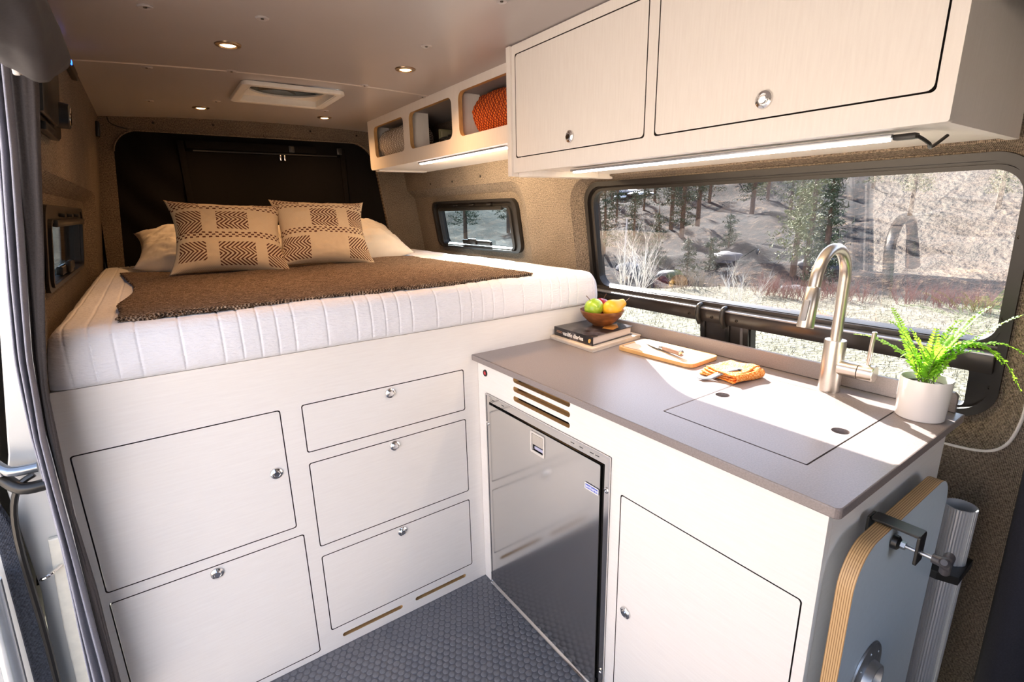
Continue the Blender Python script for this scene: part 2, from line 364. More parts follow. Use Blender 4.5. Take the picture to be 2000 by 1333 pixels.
# ================================================================== WINDOWS
def glass(name, tint, rough=0, refl=1.5):
    m = bpy.data.materials.new(name); m.use_nodes = True; t = m.node_tree; t.nodes.clear()
    o = t.nodes.new('ShaderNodeOutputMaterial'); tr = t.nodes.new('ShaderNodeBsdfTransparent'); tr.inputs[0].default_value = (*tint, 1)
    g = t.nodes.new('ShaderNodeBsdfGlossy'); g.inputs['Roughness'].default_value = rough; g.inputs[0].default_value = (1, 1, 1, 1)
    f = t.nodes.new('ShaderNodeFresnel'); f.inputs[0].default_value = refl; mx = t.nodes.new('ShaderNodeMixShader')
    t.links.new(f.outputs[0], mx.inputs[0]); t.links.new(tr.outputs[0], mx.inputs[1]); t.links.new(g.outputs[0], mx.inputs[2]); t.links.new(mx.outputs[0], o.inputs[0]); return m
GL = glass('tinted_window_glass', (.72, .72, .74), 0, 2.0); GLS = glass('blue_tinted_glass', (.36, .45, .48), .03, 1.5); GLK = glass('dark_privacy_glass', (.08, .10, .11), .05, 1.45)
GLC = glass('clear_lower_glass', (.8, .82, .82), 0, 1.4)
w1 = struct(bpy.data.objects.new('window_1', None)); COL.objects.link(w1); put(w1, None, MR); lab(w1, 'large black-framed window over the worktop')
G1 = rrect(-.098, 1.160, vz(1.058), vz(1.440), (.045, .045, .055, .055), 8); L1 = rrect(-.055, .39, vz(.885), vz(.986), .012, 4); L2 = rrect(.575, 1.125, vz(.885), vz(.986), (.012, .012, .012, .012), 4)
plate('window_frame', [rrect(-.139, 1.182, vz(.865), vz(1.473), .078, 10), G1, L1, L2], .03, FRAME, w1, MRo(-.006))
plate('frame_rim', [BO, rrect(-.124, 1.168, vz(.879), vz(1.459), .070, 10)], .02, FRAME, w1, MRo(.008))
plate('pane_rim', [rrect(-.110, 1.158 + .012, vz(1.046), vz(1.450), .062, 10), G1], .008, FRAME, w1, MRo(.0))
def pane(lp, mat, d, par, nm='pane'):
    me = bpy.data.meshes.new('p'); me.from_pydata([(x, y, 0) for x, y in lp], [], [list(range(len(lp)))]); return mesh_obj(nm, me, mat, par, MRo(d))
pane(rrect(-.105, 1.168, vz(1.05), vz(1.448), .05), GL, -.012, w1)
pane(rrect(-.06, .40, vz(.882), vz(.99), .01), GLC, -.020, w1); pane(rrect(.57, 1.13, vz(.882), vz(.99), .01), GLC, -.026, w1)
RAIL = simple('satin_black_rail', (.03, .025, .023), .22, .0, amt=.05)
box('cross_rail', (-.13, 1.17, vz(.990), vz(1.040), -.01, .020), RAIL, w1, .003, MR)
box('rail_lip', (-.13, 1.17, vz(1.036), vz(1.042), -.01, .026), simple('rail_lip_highlight', (.35, .36, .40), .25, .6), w1, .002, MR)  # ridge of the rail; its pale grey paints in the highlight line
box('rail_ledge', (-.13, 1.17, vz(1.043), vz(1.056), -.01, .006), RAIL, w1, .002, MR)
box('centre_post', (.392, .572, vz(.87), vz(.992), -.01, .006), RAIL, w1, .003, MR)
box('post_strip', (.545, .555, vz(.87), vz(.985), .006, .008), simple('post_strip_grey', (.12, .11, .11), .4), w1, .001, MR)
for k, u in enumerate((.405, .498)):
    o = tube('latch_hook', smooth_path([(u, vz(1.047), .012), (u, vz(1.046), .028), (u, vz(1.03), .035), (u, vz(1.005), .033), (u + .003, vz(.985), .028)], 5), [.008] * 11 + [.009] * 10, BLACKP, w1, 10, MR)
    box('latch_hook_base', (u - .006, u + .012, vz(.90), vz(.992), .006, .014), BLACKP, w1, .003, MR)
for (u, v) in ((-.03, 1.462), (.12, 1.462), (.33, 1.462), (.58, 1.462), (.83, 1.462), (1.03, 1.462), (.36, 1.010), (.45, 1.010), (.54, 1.012), (1.168, 1.30), (1.168, 1.12), (1.168, .95)):
    mesh_obj('frame_screw', bm_mesh(lathe_bm([(0, .001), (.003, .001), (.0035, .003), (.0045, .0025), (.005, 0)], 12)), SCREW, w1, MRo(.0 if v > 1.2 or u > 1.1 else .02) @ Matrix.Translation((u, vz(v), 0)))
for a in (-.02, .17, .40, .62, .86, 1.06):
    box('frame_clip', (a, a + .05, vz(1.457), vz(1.466), -.006, -.002), FRAME, w1, .001, MR)
# small window over the bed, right
def small_window(name, MO, O, flip, lbl):
    w = struct(bpy.data.objects.new(name, None)); COL.objects.link(w); put(w, None, MO(0)); lab(w, lbl)
    xs = [p[0] for p in O]; ys = [p[1] for p in O]; x0, x1, y0, y1 = min(xs), max(xs), min(ys), max(ys)
    G = rrect(x0 + .06, x1 - .085, y0 + .018, y1 - .045, .02, 6)
    plate('window_frame', [O, G], .03, FRAME, w, MO(.004)); plate('frame_rim', [O, rrect(x0 + .022, x1 - .022, y0 + .012, y1 - .012, .042, 8)], .03, FRAME, w, MO(.008 if flip else .022))
    plate('pane_rim', [rrect(x0 + .045, x1 - .065, y0 + .010, y1 - .036, .03, 6), G], .008, FRAME, w, MO(.013))
    me = bpy.data.meshes.new('p'); me.from_pydata([(x, y, 0) for x, y in G], [], [list(range(len(G)))]); mesh_obj('pane', me, GLK if flip else GLS, w, MO(-.014))
    m = (x0 + x1) / 2 - .03
    box('latch_bar', (m - .13, m + .17, y0 + .022, y0 + .046, -.01, .006), BLACKP, w, .003, MO(0))
    box('latch_knob', (m - .05, m + .03, y0 + .024, y0 + .058, .004, .016), BLACKP, w, .003, MO(0))
    lab(box('latch_glint', (m - .14, m + .16, y0 + .047, y0 + .050, -.004, .007), CHROME, w, .001, MO(0)), 'bright strip standing in for the glint on the latch bar')  # chrome strip put in as the glint along the latch bar
    box('blind_cassette', (x0 + .09, x1 - .13, y1 - .055, y1 - .035, .004, .022), BLACKP, w, .004, MO(0))
    for a in (.3, .5, .7): box('frame_clip', (x0 + a * (x1 - x0), x0 + a * (x1 - x0) + .04, y1 - .030, y1 - .020, .0, .018), FRAME, w, .002, MO(0))
small_window('window_2', MRo, SO, 0, 'small black-framed window over the bed')
small_window('window_3', MLo, LO, 1, 'small dark window in the left wall')

# ================================================================== BED CABINET
def latch(parent, mw, r=.0165):
    g = lathe('latch', [(0, .006), (r * .55, .006), (r * .62, .005), (r * .70, .0065), (r * .95, .004), (r, .0015), (r * 1.02, 0)], CHROME, parent, mw, 28)
    lathe('latch_button', [(0, .0095), (r * .45, .0092), (r * .53, .0075), (r * .53, .005)], CHROME, g, mw, 24); return g
GAP = .0030
def front(name, x0, x1, y0, y1, parent, mat, mw, lx=None, ly=None, r=.006, edge=PLYP):
    d = plate(name, [rrect(x0 + GAP / 2, x1 - GAP / 2, y0 + GAP / 2, y1 - GAP / 2, r, 4)], .016, [mat, DARKGAP], parent, mw)
    if lx is not None: latch(d, mw @ Matrix.Translation((lx, ly, 0)))
    return d
A = (-1.084, -.641, .483, .852); B = (-1.084, -.625, .022, .451); D1 = (-.583, -.058, .706, .852); D2 = (-.583, -.058, .390, .670); D3 = (-.583, -.058, .078, .353)
bc = root('bed_cabinet', (-.5, 0, 0), 'wide white bed base with flush doors and drawers under the mattress', 'cabinet')
def hole_of(t): return rrect(t[0] - GAP / 2, t[1] + GAP / 2, t[2] - GAP / 2, t[3] + GAP / 2, .007, 4)
slots = [rrect(-.551, -.342, .032, .046, .0068, 6), rrect(-.293, -.087, .034, .048, .0068, 6)]
plate('front_panel', [[(-1.12, 0), (.62, 0), (.62, 1.007), (-1.12, 1.007)]] + [hole_of(t) for t in (A, B, D1, D2, D3)] + slots, .018, [LAM, PLYP, DARKGAP], bc, MB_, clean=1, dark=(A, B, D1, D2, D3))
for nm, t, lx, ly in (('door', A, -.672, .670), ('drawer', B, -.854, .428), ('drawer', D1, -.321, .829), ('drawer', D2, -.321, .649), ('drawer', D3, -.320, .332)):
    front(nm, *t, bc, LAM, MB_, lx, ly)
box('carcass', (-1.05, .55, .035, 1.75, .0, .99), DARKGAP, bc)
box('platform', (-1.12, .62, .0185, 1.76, .992, 1.007), LAM, bc)
plate('slot_backing', [rrect(-.6, -.05, .01, .06, .002)], .002, PLYP, bc, MBy(.030))

# ================================================================== MATTRESS
QW = M('white_quilted_cover', (.80, .80, .84), .85, Sheen_Weight=.15)
qn = QW.noise(70, (1, 1, 3.2), 4); QW.bump(qn, .006, .5); QW.vary(8, .02); QW = QW.m
seams = []; x = -1.09
while x < .6:
    for w in (.043, .043, .043, .043, .085, .085): seams.append(x); x += w
seams = np.array(seams)
def groove(x): d = np.min(np.abs(seams - x)); return math.exp(-(d / .0023) ** 2)
def mattress():
    y0, y1, z0, z1, r = -.012, 1.745, 1.008, 1.140, .045
    prof = [(y0 + .012, z0), (y0 + .004, z0 + .004), (y0, z0 + .012)] + [(y0 - .004 * math.sin(math.pi * t), z0 + .012 + t * (z1 - r - z0 - .012)) for t in np.linspace(.15, 1, 7)]
    prof += [(y0 + r - r * math.cos(a), z1 - r + r * math.sin(a)) for a in np.linspace(.15, math.pi / 2, 9)]
    prof += [(y, z1) for y in np.linspace(y0 + r + .02, y1 - .05, 46)] + [(y1 - .05 + .05 * math.sin(a), z1 - .05 + .05 * math.cos(a)) for a in np.linspace(.2, math.pi / 2, 6)] + [(y1, z0)]
    xs = np.linspace(0, 1, 820); P = np.zeros((len(xs), len(prof), 3))
    XA, XB = -1.092, .575
    for i, s in enumerate(xs):
        x = XA + s * (XB - XA); e = min(x - XA, XB - x); er = .05
        k = 1 if e > er else math.sqrt(max(0, 1 - (1 - e / er) ** 2))
        g = groove(x)
        for j, (y, z) in enumerate(prof):
            zz = z0 + (z - z0) * (.30 + .70 * k)
            fy = y + (1 - k) * .03 * (1 if y < .2 else 0)
            top = z > z1 - .004
            n = fbm(x, y, z, 9, 2) * .0016 + fbm(x, y * 2, z * 3, 30, 2) * .0008
            a = 0 if j < 2 else 1
            if top: zz += (n - g * .0026) * a + .004 * fbm(x, y, 0, 3, 2)
            else: fy += (-n + g * .0026) * a; zz += -g * .001 * a * (z > z1 - r)
            P[i, j] = (x, fy, zz)
    me = grid_mesh(P); return me
mt = tag(mesh_obj('mattress', mattress(), QW), 'mattress in a white quilted cover on the bed base', 'mattress')
# ---- throw
TH = M('brown_woven_throw', (.20, .13, .085), .95, spec=.15); tx = TH.xyz()
tn = TH.noise(55, (1, 9, 1), 3); tn2 = TH.noise(190, (1, 1.6, 1), 3, rough=.7); tw = (tx[0] * 700).sn() * (tx[1] * 620).sn()
TH.color(TH.ramp(tn * .42 + tn2 * .58 + tw * .10, [(.40, (.04, .024, .016)), (.5, (.18, .115, .075)), (.60, (.56, .42, .31))])).bump(tw + tn2 * 1.5, .004, 1); TH = TH.m
near = [(225, 633), (300, 622), (430, 603), (600, 582), (800, 562), (950, 549), (1068, 538)]
far = [(235, 533), (330, 532), (430, 525), (560, 515), (680, 508), (745, 503), (800, 500)]
lft = [(225, 633), (236, 610), (232, 595), (258, 575), (262, 560), (250, 548), (235, 533)]
rgt = [(1068, 538), (1000, 528), (960, 523), (920, 516), (870, 510), (830, 505), (800, 500)]
def edge(pts, n):
    P = [at(u, v, z=1.150) for u, v in pts]; S = smooth_path(P, 12); d = np.cumsum([0] + [(b - a).length for a, b in zip(S, S[1:])]); d /= d[-1]
    return [np.array(S[int(np.argmin(np.abs(d - t)))]) if False else np.array([np.interp(t, d, [q[k] for q in S]) for k in range(3)]) for t in np.linspace(0, 1, n)]
nu, nv = 130, 90
N_, F_, L_, R_ = edge(near, nu), edge(far, nu), edge(lft, nv), edge(rgt, nv); P = np.zeros((nu, nv, 3))
for i in range(nu):
    for j in range(nv):
        s, t = i / (nu - 1), j / (nv - 1)
        p = (1 - t) * N_[i] + t * F_[i] + (1 - s) * L_[j] + s * R_[j] - ((1 - s) * (1 - t) * N_[0] + s * (1 - t) * N_[-1] + (1 - s) * t * F_[0] + s * t * F_[-1])
        p[2] = 1.1445 + .003 * fbm(p[0], p[1], 0, 7, 2) + .0012 * fbm(p[0], p[1], 1, 40, 2); p[1] = max(p[1], .035 - .004 * fbm(p[0], 0, 5, 12, 2))
        if p[1] < .05: p[2] -= (.05 - p[1]) * .3
        P[i, j] = p
tb = tag(mesh_obj('throw_blanket', grid_mesh(P), TH), 'brown woven throw spread flat over the white mattress', 'blanket'); solidify(tb, .007, 1)
bmh = bmesh.new()
for E_ in (N_, L_, R_):
    pts = [(p[0], max(p[1], .034), 1.1475) for p in E_[::1]]
    for a, b in zip(pts, pts[1:]):
        n_ = max(1, int(math.dist(a, b) / .008))
        for k in range(n_):
            q = Vector(a).lerp(Vector(b), k / n_); mw = Matrix.Translation(q + Vector((0, 0, random.uniform(-.001, .002)))) @ Matrix.Rotation(random.uniform(0, 3), 4, 'Z') @ Matrix.Diagonal((random.uniform(.0035, .006), .003, .0035, 1))
            bmesh.ops.create_icosphere(bmh, subdivisions=1, radius=1, matrix=mw)
mesh_obj('bound_edge', bm_mesh(bmh), TH, tb)
# ---- pillows
def pillow_mesh(w, h, t, n=60, pinch=.12, seed=0, wr=.006, sag=0):
    """standing in local XZ, thickness along Y, both skins in one closed mesh; UV on the front"""
    V, F, UV = [], [], []
    def pt(s, tt, side):
        a, b = 2 * s - 1, 2 * tt - 1
        ex = 1 - pinch * (1 - abs(b) ** 2.2) * abs(a) ** 3; ez = 1 - pinch * (1 - abs(a) ** 2.2) * abs(b) ** 3
        f = max(0, (1 - abs(a) ** 2.6)) ** .55 * max(0, (1 - abs(b) ** 2.6)) ** .55
        nz = fbm(a * 1.5 + seed, b * 1.5, side, 2, 3) * wr * 3 * f + fbm(a * 5 + seed, b * 3, side * 3, 2, 2) * wr * f
        return (a * w / 2 * ex, -side * (t / 2 * f + nz), b * h / 2 * ez + sag * f * -.01)
    for side in (1, -1):
        o = len(V)
        for i in range(n + 1):
            for j in range(n + 1): V.append(pt(i / n, j / n, side)); UV.append((i / n, j / n))
        for i in range(n):
            for j in range(n):
                q = (o + i * (n + 1) + j, o + (i + 1) * (n + 1) + j, o + (i + 1) * (n + 1) + j + 1, o + i * (n + 1) + j + 1); F.append(q if side == 1 else q[::-1])
    me = bpy.data.meshes.new('pl'); me.from_pydata(V, [], F); l = me.uv_layers.new(name='UVMap')
    vi = np.empty(len(me.loops), int); me.loops.foreach_get('vertex_index', vi); l.data.foreach_set('uv', np.array(UV, np.float32)[vi].ravel()); 
    bm = bmesh.new(); bm.from_mesh(me); bmesh.ops.remove_doubles(bm, verts=bm.verts, dist=1e-5); bm.to_mesh(me); bm.free(); me.shade_smooth(); return me
def cushion_mat(name, rows, dots, ph):
    m = M(name, (.62, .50, .34), .9, spec=.2); n = m.t.nodes.new('ShaderNodeSeparateXYZ'); m.t.links.new(m.tc('UV'), n.inputs[0]); u, v = Ex(m.t, n.outputs[0]), Ex(m.t, n.outputs[1])
    stripes = None
    for (u0, u1, v0, v1, k, kk) in rows:
        cu_, cv_ = (u0 + u1) / 2 + kk * .05, (v0 + v1) / 2
        tri = ((v - cv_) * (1 / (v1 - v0)) * (2 if k == 2 else 1))
        if k == 2: tri = (tri + .5).fr() - .5
        d = (u * (1 if kk > 0 else -1)) + tri.ab() * (.9 * (v1 - v0) / (2 if k == 2 else 1)) + ph
        s = (d * 27).fr().lt(.48) * u.gt(u0) * u.lt(u1) * v.gt(v0) * v.lt(v1)
        stripes = s if stripes is None else stripes.mx(s)
    for vd, nl in dots:
        s = ((u * 19 + ((v - vd) * 36).flo() * .5).fr() - .5).ab().lt(.25) * (((v - vd) * 36).fr() - .5).ab().lt(.34) * v.gt(vd) * v.lt(vd + nl / 36)
        stripes = stripes.mx(s)
    tw = ((u + v) * 70).fr().lt(.35) * .22
    f = stripes.mx(tw)
    m.color(m.mix(f, (.64, .53, .38), (.09, .03, .022))); m.bump(f, .002, .6); return m.m
CM1 = cushion_mat('patterned_cushion_weave', [(.02, .27, .86, .99, 1, 1), (.72, .98, .88, .99, 1, -1), (.04, .28, .45, .76, 1, 1), (.40, .66, .50, .76, 2, 1), (.06, .30, .10, .34, 1, 1), (.40, .70, .03, .33, 2, 1), (.80, .98, .03, .33, 1, -1)], [(.80, 2), (.385, 3)], 0)
CM2 = cushion_mat('patterned_cushion_weave_second', [(.02, .28, .86, .99, 2, 1), (.40, .66, .90, .99, 1, 1), (.74, .97, .86, .99, 1, -1), (.37, .64, .48, .76, 2, 1), (.76, .97, .48, .76, 1, -1), (.03, .33, .03, .34, 2, 1), (.72, .98, .03, .33, 1, -1)], [(.79, 2), (.385, 3)], .013)
WP = M('white_pillowcase', (.60, .56, .51), .8); WP.vary(20, .03).bump(WP.noise(14, detail=3), .006, .5); WP = WP.m
def place(me, name, mat, loc, rx, ry, rz, lbl, cat, grp=None):
    mw = Matrix.Translation(loc) @ Matrix.Rotation(math.radians(rz), 4, 'Z') @ Matrix.Rotation(math.radians(rx), 4, 'X') @ Matrix.Rotation(math.radians(ry), 4, 'Y')
    return tag(mesh_obj(name, me, mat, None, mw), lbl, cat, grp)
place(pillow_mesh(.66, .44, .17, 50, .10, 3, .006), 'bed_pillow', WP, (-.60, 1.40, 1.232), -72, 0, -3, 'white bed pillow lying flat behind the left patterned cushion', 'pillow')
place(pillow_mesh(.66, .44, .18, 50, .10, 8, .006), 'bed_pillow', WP, (-.01, 1.36, 1.232), -72, 3, 2, 'white bed pillow sticking out right of the patterned cushions', 'pillow')
place(pillow_mesh(.44, .345, .14, 70, .15, 1, .002), 'cushion', CM1, (-.585, .985, 1.285), -34, 4, -2, 'left patterned cushion, a corner pointing over the left white pillow', 'cushion')
place(pillow_mesh(.42, .345, .14, 70, .15, 6, .002), 'cushion', CM2, (-.205, .985, 1.290), -34, 3, -4, 'right patterned cushion with brown dotted bands and chevron blocks', 'cushion')
# ---- blackout cover
P = np.zeros((120, 50, 3))
for i in range(120):
    for j in range(50):
        s, t = i / 119, j / 49; x = -1.06 + s * 1.60; z = 1.0 + t * .84
        ws = math.exp(-((s - .18) / .16) ** 2) + .7 * math.exp(-((s - .93) / .07) ** 2)
        P[i, j] = (x, 1.808 + .012 * ws * math.sin((x * .8 + z * .5) * 40 + 2 * fbm(x, z, 0, 2, 2)) + .008 * fbm(x, z, 2, 3, 3), z)
bo_ = root('blackout_cover', (-.3, 1.81, 1.0), 'black fabric blackout cover over the rear doors behind the pillows', 'blackout cover')
mesh_obj('cover_sheet', grid_mesh(P), BLKFAB, bo_)
box('raised_panel', (-.66, .18, 1.790, 1.800, 1.02, 1.70), BLKFAB, bo_, .004); box('flap', (-.63, .02, 1.780, 1.792, 1.715, 1.755), BLKFAB, bo_, .004)
for x in (-.665, .16): box('strap', (x, x + .028, 1.782, 1.790, 1.30, 1.75), BLKFAB, bo_, .002)
for x in (-.13, .14): box('buckle', (x, x + .03, 1.775, 1.782, 1.715, 1.75), BLACKP, bo_, .003)
for k in range(2):
    x = -.185 + .022 * k
    lab(box('zip_pull', (x, x + .009, 1.774, 1.780, 1.668, 1.700), CHROME, bo_, .003), 'bright metal zip pull')
lab(box('zip_track', (-.60, .14, 1.786, 1.789, 1.702, 1.708), BLACKP, bo_), 'zip')

# ================================================================== GALLEY
gx = .60
gc = root('galley_cabinet', (.3, -.6, 0), 'white galley cabinet holding the fridge below the grey worktop', 'cabinet')
FR = (.052, .637, 0.0, .771); GD = (.672, 1.107, .02, .683)
gs = [rrect(.213, .479, z - .0085, z + .0085, .008, 6) for z in (.862, .832, .800)]
plate('front_panel', [[(.002, .0), (1.129, .0), (1.129, .878), (.002, .878)], rrect(FR[0], FR[1], .004, FR[3], .003), hole_of(GD)] + gs, .018, [LAM, PLYP, DARKGAP], gc, MG, clean=1, dark=(GD,))
front('door', *GD, gc, LAM, MG, .704, .353)
plate('end_panel', [[(.0185, 0), (gx, 0), (gx, .878), (.0185, .878)]], .018, [LAM, LAM], gc, MBy(-1.129))
box('vent_backing', (.06, .07, -.62, -.1, .78, .878), PLYP, gc); box('divider', (.02, .58, -.66, -.645, .0, .87), DARKGAP, gc); box('back_board', (.585, .60, -1.11, -.01, .0, .87), DARKGAP, gc)
lathe('switch', [(0, .001), (.0075, .001), (.0085, .004), (.0115, .003), (.012, 0)], BLACKP, gc, MG @ Matrix.Translation((.05, .841, 0)), 20)
lab(lathe('switch_button', [(0, .004), (.006, .0035), (.0075, .001)], simple('red_plastic', (.55, .03, .04), .35), gc, MG @ Matrix.Translation((.05, .841, 0)), 20), 'red round button')
# ---- fridge
fg = root('fridge', (.25, -.345, 0), 'stainless built-in fridge with a mirror-like brushed door under the worktop', 'fridge')
plate('frame', [rrect(.054, .635, .006, .769, .002), rrect(.074, .618, .032, .745, .002)], .012, STEEL, fg, MGx(-.004))
plate('frame_lip', [rrect(.052, .637, .004, .771, .002), rrect(.057, .632, .009, .766, .002)], .004, CHROME, fg, MGx(-.006))
dr = plate('door', [rrect(.080, .606, .036, .738, .004), rrect(.315, .375, .668, .724, .004)], .03, STEEL, fg, MGx(-.008))
box('gasket', (.012, .05, -.618, -.074, .032, .745), BLACKP, fg); box('fridge_body', (.05, .55, -.60, -.09, .02, .74), DARKGAP, fg)
hm = MGx(-.010)
plate('handle_bezel', [rrect(.311, .379, .660, .730, .005), rrect(.318, .372, .668, .723, .003)], .006, simple('pale_handle_plastic', (.62, .58, .53), .35), dr, hm)
plate('handle_flap', [rrect(.320, .370, .688, .721, .003)], .006, simple('champagne_flap', (.55, .50, .44), .3, .3), dr, MGx(-.009))
box('handle_recess', (-.001, .006, -.373, -.317, .667, .690), BLACKP, dr); lab(box('handle_lip', (-.004, -.001, -.366, -.324, .670, .680), simple('lilac_lip', (.45, .45, .6), .3), dr, .001), 'pale lip under the flap')
bd = plate('badge', [rrect(.553, .603, .650, .667, .002)], .002, simple('blue_badge', (.08, .12, .55), .3), dr, MGx(-.0095))
plate('badge_rim', [rrect(.552, .604, .649, .668, .002), rrect(.5545, .6015, .652, .665, .002)], .001, WHITE, dr, MGx(-.0105))
text('badge_lettering', 'isotherm', .0125, simple('white_print', (.85, .87, .95), .5), dr, MGx(-.0100) @ Matrix.Translation((.578, .6585, 0)), bold=.0002)
for z in (.68, .10): lathe('frame_screw', [(0, .001), (.003, .001), (.005, .003), (.008, .002), (.009, 0)], CHROME, fg, MGx(-.004) @ Matrix.Translation((.627, z - .005, 0)), 16)
lathe('frame_screw', [(0, .001), (.003, .001), (.004, .003), (.006, 0)], CHROME, fg, MGx(-.004) @ Matrix.Translation((.064, .66, 0)), 16)
for (u, z, a) in ((.10, .757, 1), (.155, .757, 1), (.495, .757, 1), (.53, .757, 1), (.57, .757, -1), (.59, .757, -1)):
    box('frame_notch', (-.0046, -.0040, -u - .007, -u + .007, z - .0008, z + .0008), BLACKP, fg, 0)
box('sill_trim', (-.010, .0, -.637, -.052, .0, .006), CHROME, fg, .001)
# ---- worktop
WX0, WX1 = -.023, .612
Lid = (.089, .511, -1.047, -.718)
wt = plate('worktop', [rrect(WX0, WX1, -1.152, -.001, (.012, .004, .001, .001), 5), rrect(Lid[0] - .0012, Lid[1] + .0012, Lid[2] - .0012, Lid[3] + .0012, .002, 3)], .020, COUNT, None, Matrix.Translation((0, 0, .900)), bevel=.0025)
tag(wt, 'grey-brown worktop along the galley under the big window', 'worktop')
sk = plate('sink_cover', [rrect(Lid[0] + .001, Lid[1] - .001, Lid[2] + .001, Lid[3] - .001, .002, 3), circ(.294, -.741, .0175), circ(.296, -1.020, .0175)], .018, COUNT, None, Matrix.Translation((0, 0, .9)))
tag(sk, 'square cover let into the worktop with two finger holes', 'sink cover')
lab(box('hole_shadow_board', (Lid[0] - .01, Lid[1] + .01, Lid[2] - .01, Lid[3] + .01, .868, .8705), simple('hole_shade_dark', (.05, .05, .07), .5), sk), 'dark board standing in for the shade below the holes')  # flat dark board paints the shade under the finger holes
bs = tag(plate('backsplash', [rrect(.0, 1.135, .9005, .949, (.001, .001, .012, .001), 4)], .014, COUNT, None, MGx(.600), bevel=.002), 'low grey-brown upstand along the back of the worktop', 'backsplash')
# ---- faucet
fy = -.889; fx = .542
fc = root('faucet', (fx, fy, .9), 'brushed nickel gooseneck tap standing behind the sink cover', 'faucet')
lathe('body', [(0, .0), (.0252, .0), (.0252, .134), (.0242, .137), (.014, .1375), (0, .1375)], NICKEL, fc, Matrix.Translation((fx, fy, .9)), 40)
arc = [(fx, fy, 1.03), (fx, fy, 1.10), (fx, fy, 1.195)]
R_a = .078
for a in np.linspace(8, 162, 14):
    A_ = math.radians(a); arc.append((fx - R_a + R_a * math.cos(A_), fy, 1.195 + R_a * math.sin(A_)))
e = Vector(arc[-1]); d = Vector((-math.sin(math.radians(162)), 0, math.cos(math.radians(162)))) ; d = Vector((-.20, 0, -.98)).normalized()
arc += [tuple(e + d * .03)]
tube('neck', arc, .0132, NICKEL, fc, 24)
h0 = e + d * .031
tube('spray_head', [h0, h0 + d * .001, h0 + d * .045, h0 + d * .092, h0 + d * .095], [.0142, .0148, .0162, .0185, .0175], NICKEL, fc, 28)
box('spray_button', (-.020, -.012, -.006, .006, -.03, .02), simple('grey_button', (.25, .25, .27), .4), fc, .003, Matrix.Translation(h0 + d * .05) @ Matrix.Rotation(.2, 4, 'Y'))
tube('valve', [(fx, fy - .018, .968), (fx, fy - .062, .968), (fx, fy - .0625, .968)], [.0205, .0205, .019], NICKEL, fc, 32)
hd = tube('handle', [(fx, fy - .064, .968), (fx, fy - .0645, .968), (fx, fy - .096, .968), (fx, fy - .0975, .968)], [.0195, .0215, .0215, .020], NICKEL, fc, 32)
tube('lever', [(fx, fy - .08, .985), (fx, fy - .081, 1.045), (fx - .001, fy - .083, 1.072), (fx - .001, fy - .083, 1.0735)], [.0052, .0052, .0055, .004], NICKEL, fc, 14)

# ================================================================== UPPER CABINET
ucx = .135
uc = root('overhead_cabinet', (.3, -.6, 1.491), 'white overhead cabinet with two flush doors above the window', 'cabinet')
U1 = (.063, .577, 1.536, 1.830); U2 = (.608, 1.129, 1.536, 1.830)
plate('front_panel', [rrect(.046, 1.153, 1.491, 1.857, .004), hole_of(U1), hole_of(U2)], .018, [LAMV, PLYP, DARKGAP], uc, MGx(ucx), clean=1, dark=(U1, U2))
front('door', *U1, uc, LAMV, MGx(ucx), .316, 1.569, .010); front('door', *U2, uc, LAMV, MGx(ucx), .865, 1.569, .010)
plate('end_panel', [[(ucx + .016, 1.491), (.555, 1.491), (.50, 1.857), (ucx + .016, 1.857)]], .018, [LAMV, LAMV], uc, MBy(-1.150))
plate('end_panel', [[(ucx - .006, 1.481), (.590, 1.481), (.53, 1.857), (ucx - .006, 1.857)]], .020, [LAMV, LAMV], uc, MBy(-.044))
box('bottom_board', (ucx + .016, .575, -1.13, -.03, 1.497, 1.512), LAMV, uc); box('backing', (.40, .42, -1.1, -.06, 1.52, 1.85), DARKGAP, uc)
box('wedge_block', (ucx + .02, .46, -.10, -.046, 1.478, 1.497), LAMV, uc, .002)
LEDW = emitter('cool_led_diffuser', (.95, .92, 1), 9)
def led_strip(x, y0, y1, z, lbl, en):
    L = root('led_strip', (x, (y0 + y1) / 2, z), lbl, 'light')
    boxes('channel', [(x - .013, x + .013, y0, y1, z - .002, z + .004)], ZINC, L, .001)
    box('diffuser', (x - .008, x + .008, y0 + .006, y1 - .006, z - .007, z - .002), LEDW, L, .002)
    l = bpy.data.lights.new('led_light', 'AREA'); l.shape = 'RECTANGLE'; l.size = .012; l.size_y = y1 - y0; l.energy = en; l.color = (1, .74, .46)
    lo = bpy.data.objects.new('led_light', l); COL.objects.link(lo); put(lo, L, Matrix.Translation((x, (y0 + y1) / 2, z - .009)) @ Matrix.Rotation(-.65, 4, 'Y')); return L
ls = led_strip(.24, -1.05, -.215, 1.488, 'thin lit LED strip under the overhead cabinet with a black cable', 4)
tube('cable', smooth_path([(.24, -1.05, 1.486), (.24, -1.075, 1.486), (.245, -1.085, 1.484), (.27, -1.093, 1.474), (.30, -1.088, 1.47), (.33, -1.10, 1.49)], 5), .003, BLACKP, ls, 8)
box('cable_plug', (.230, .250, -1.085, -1.05, 1.481, 1.491), BLACKP, ls, .003)
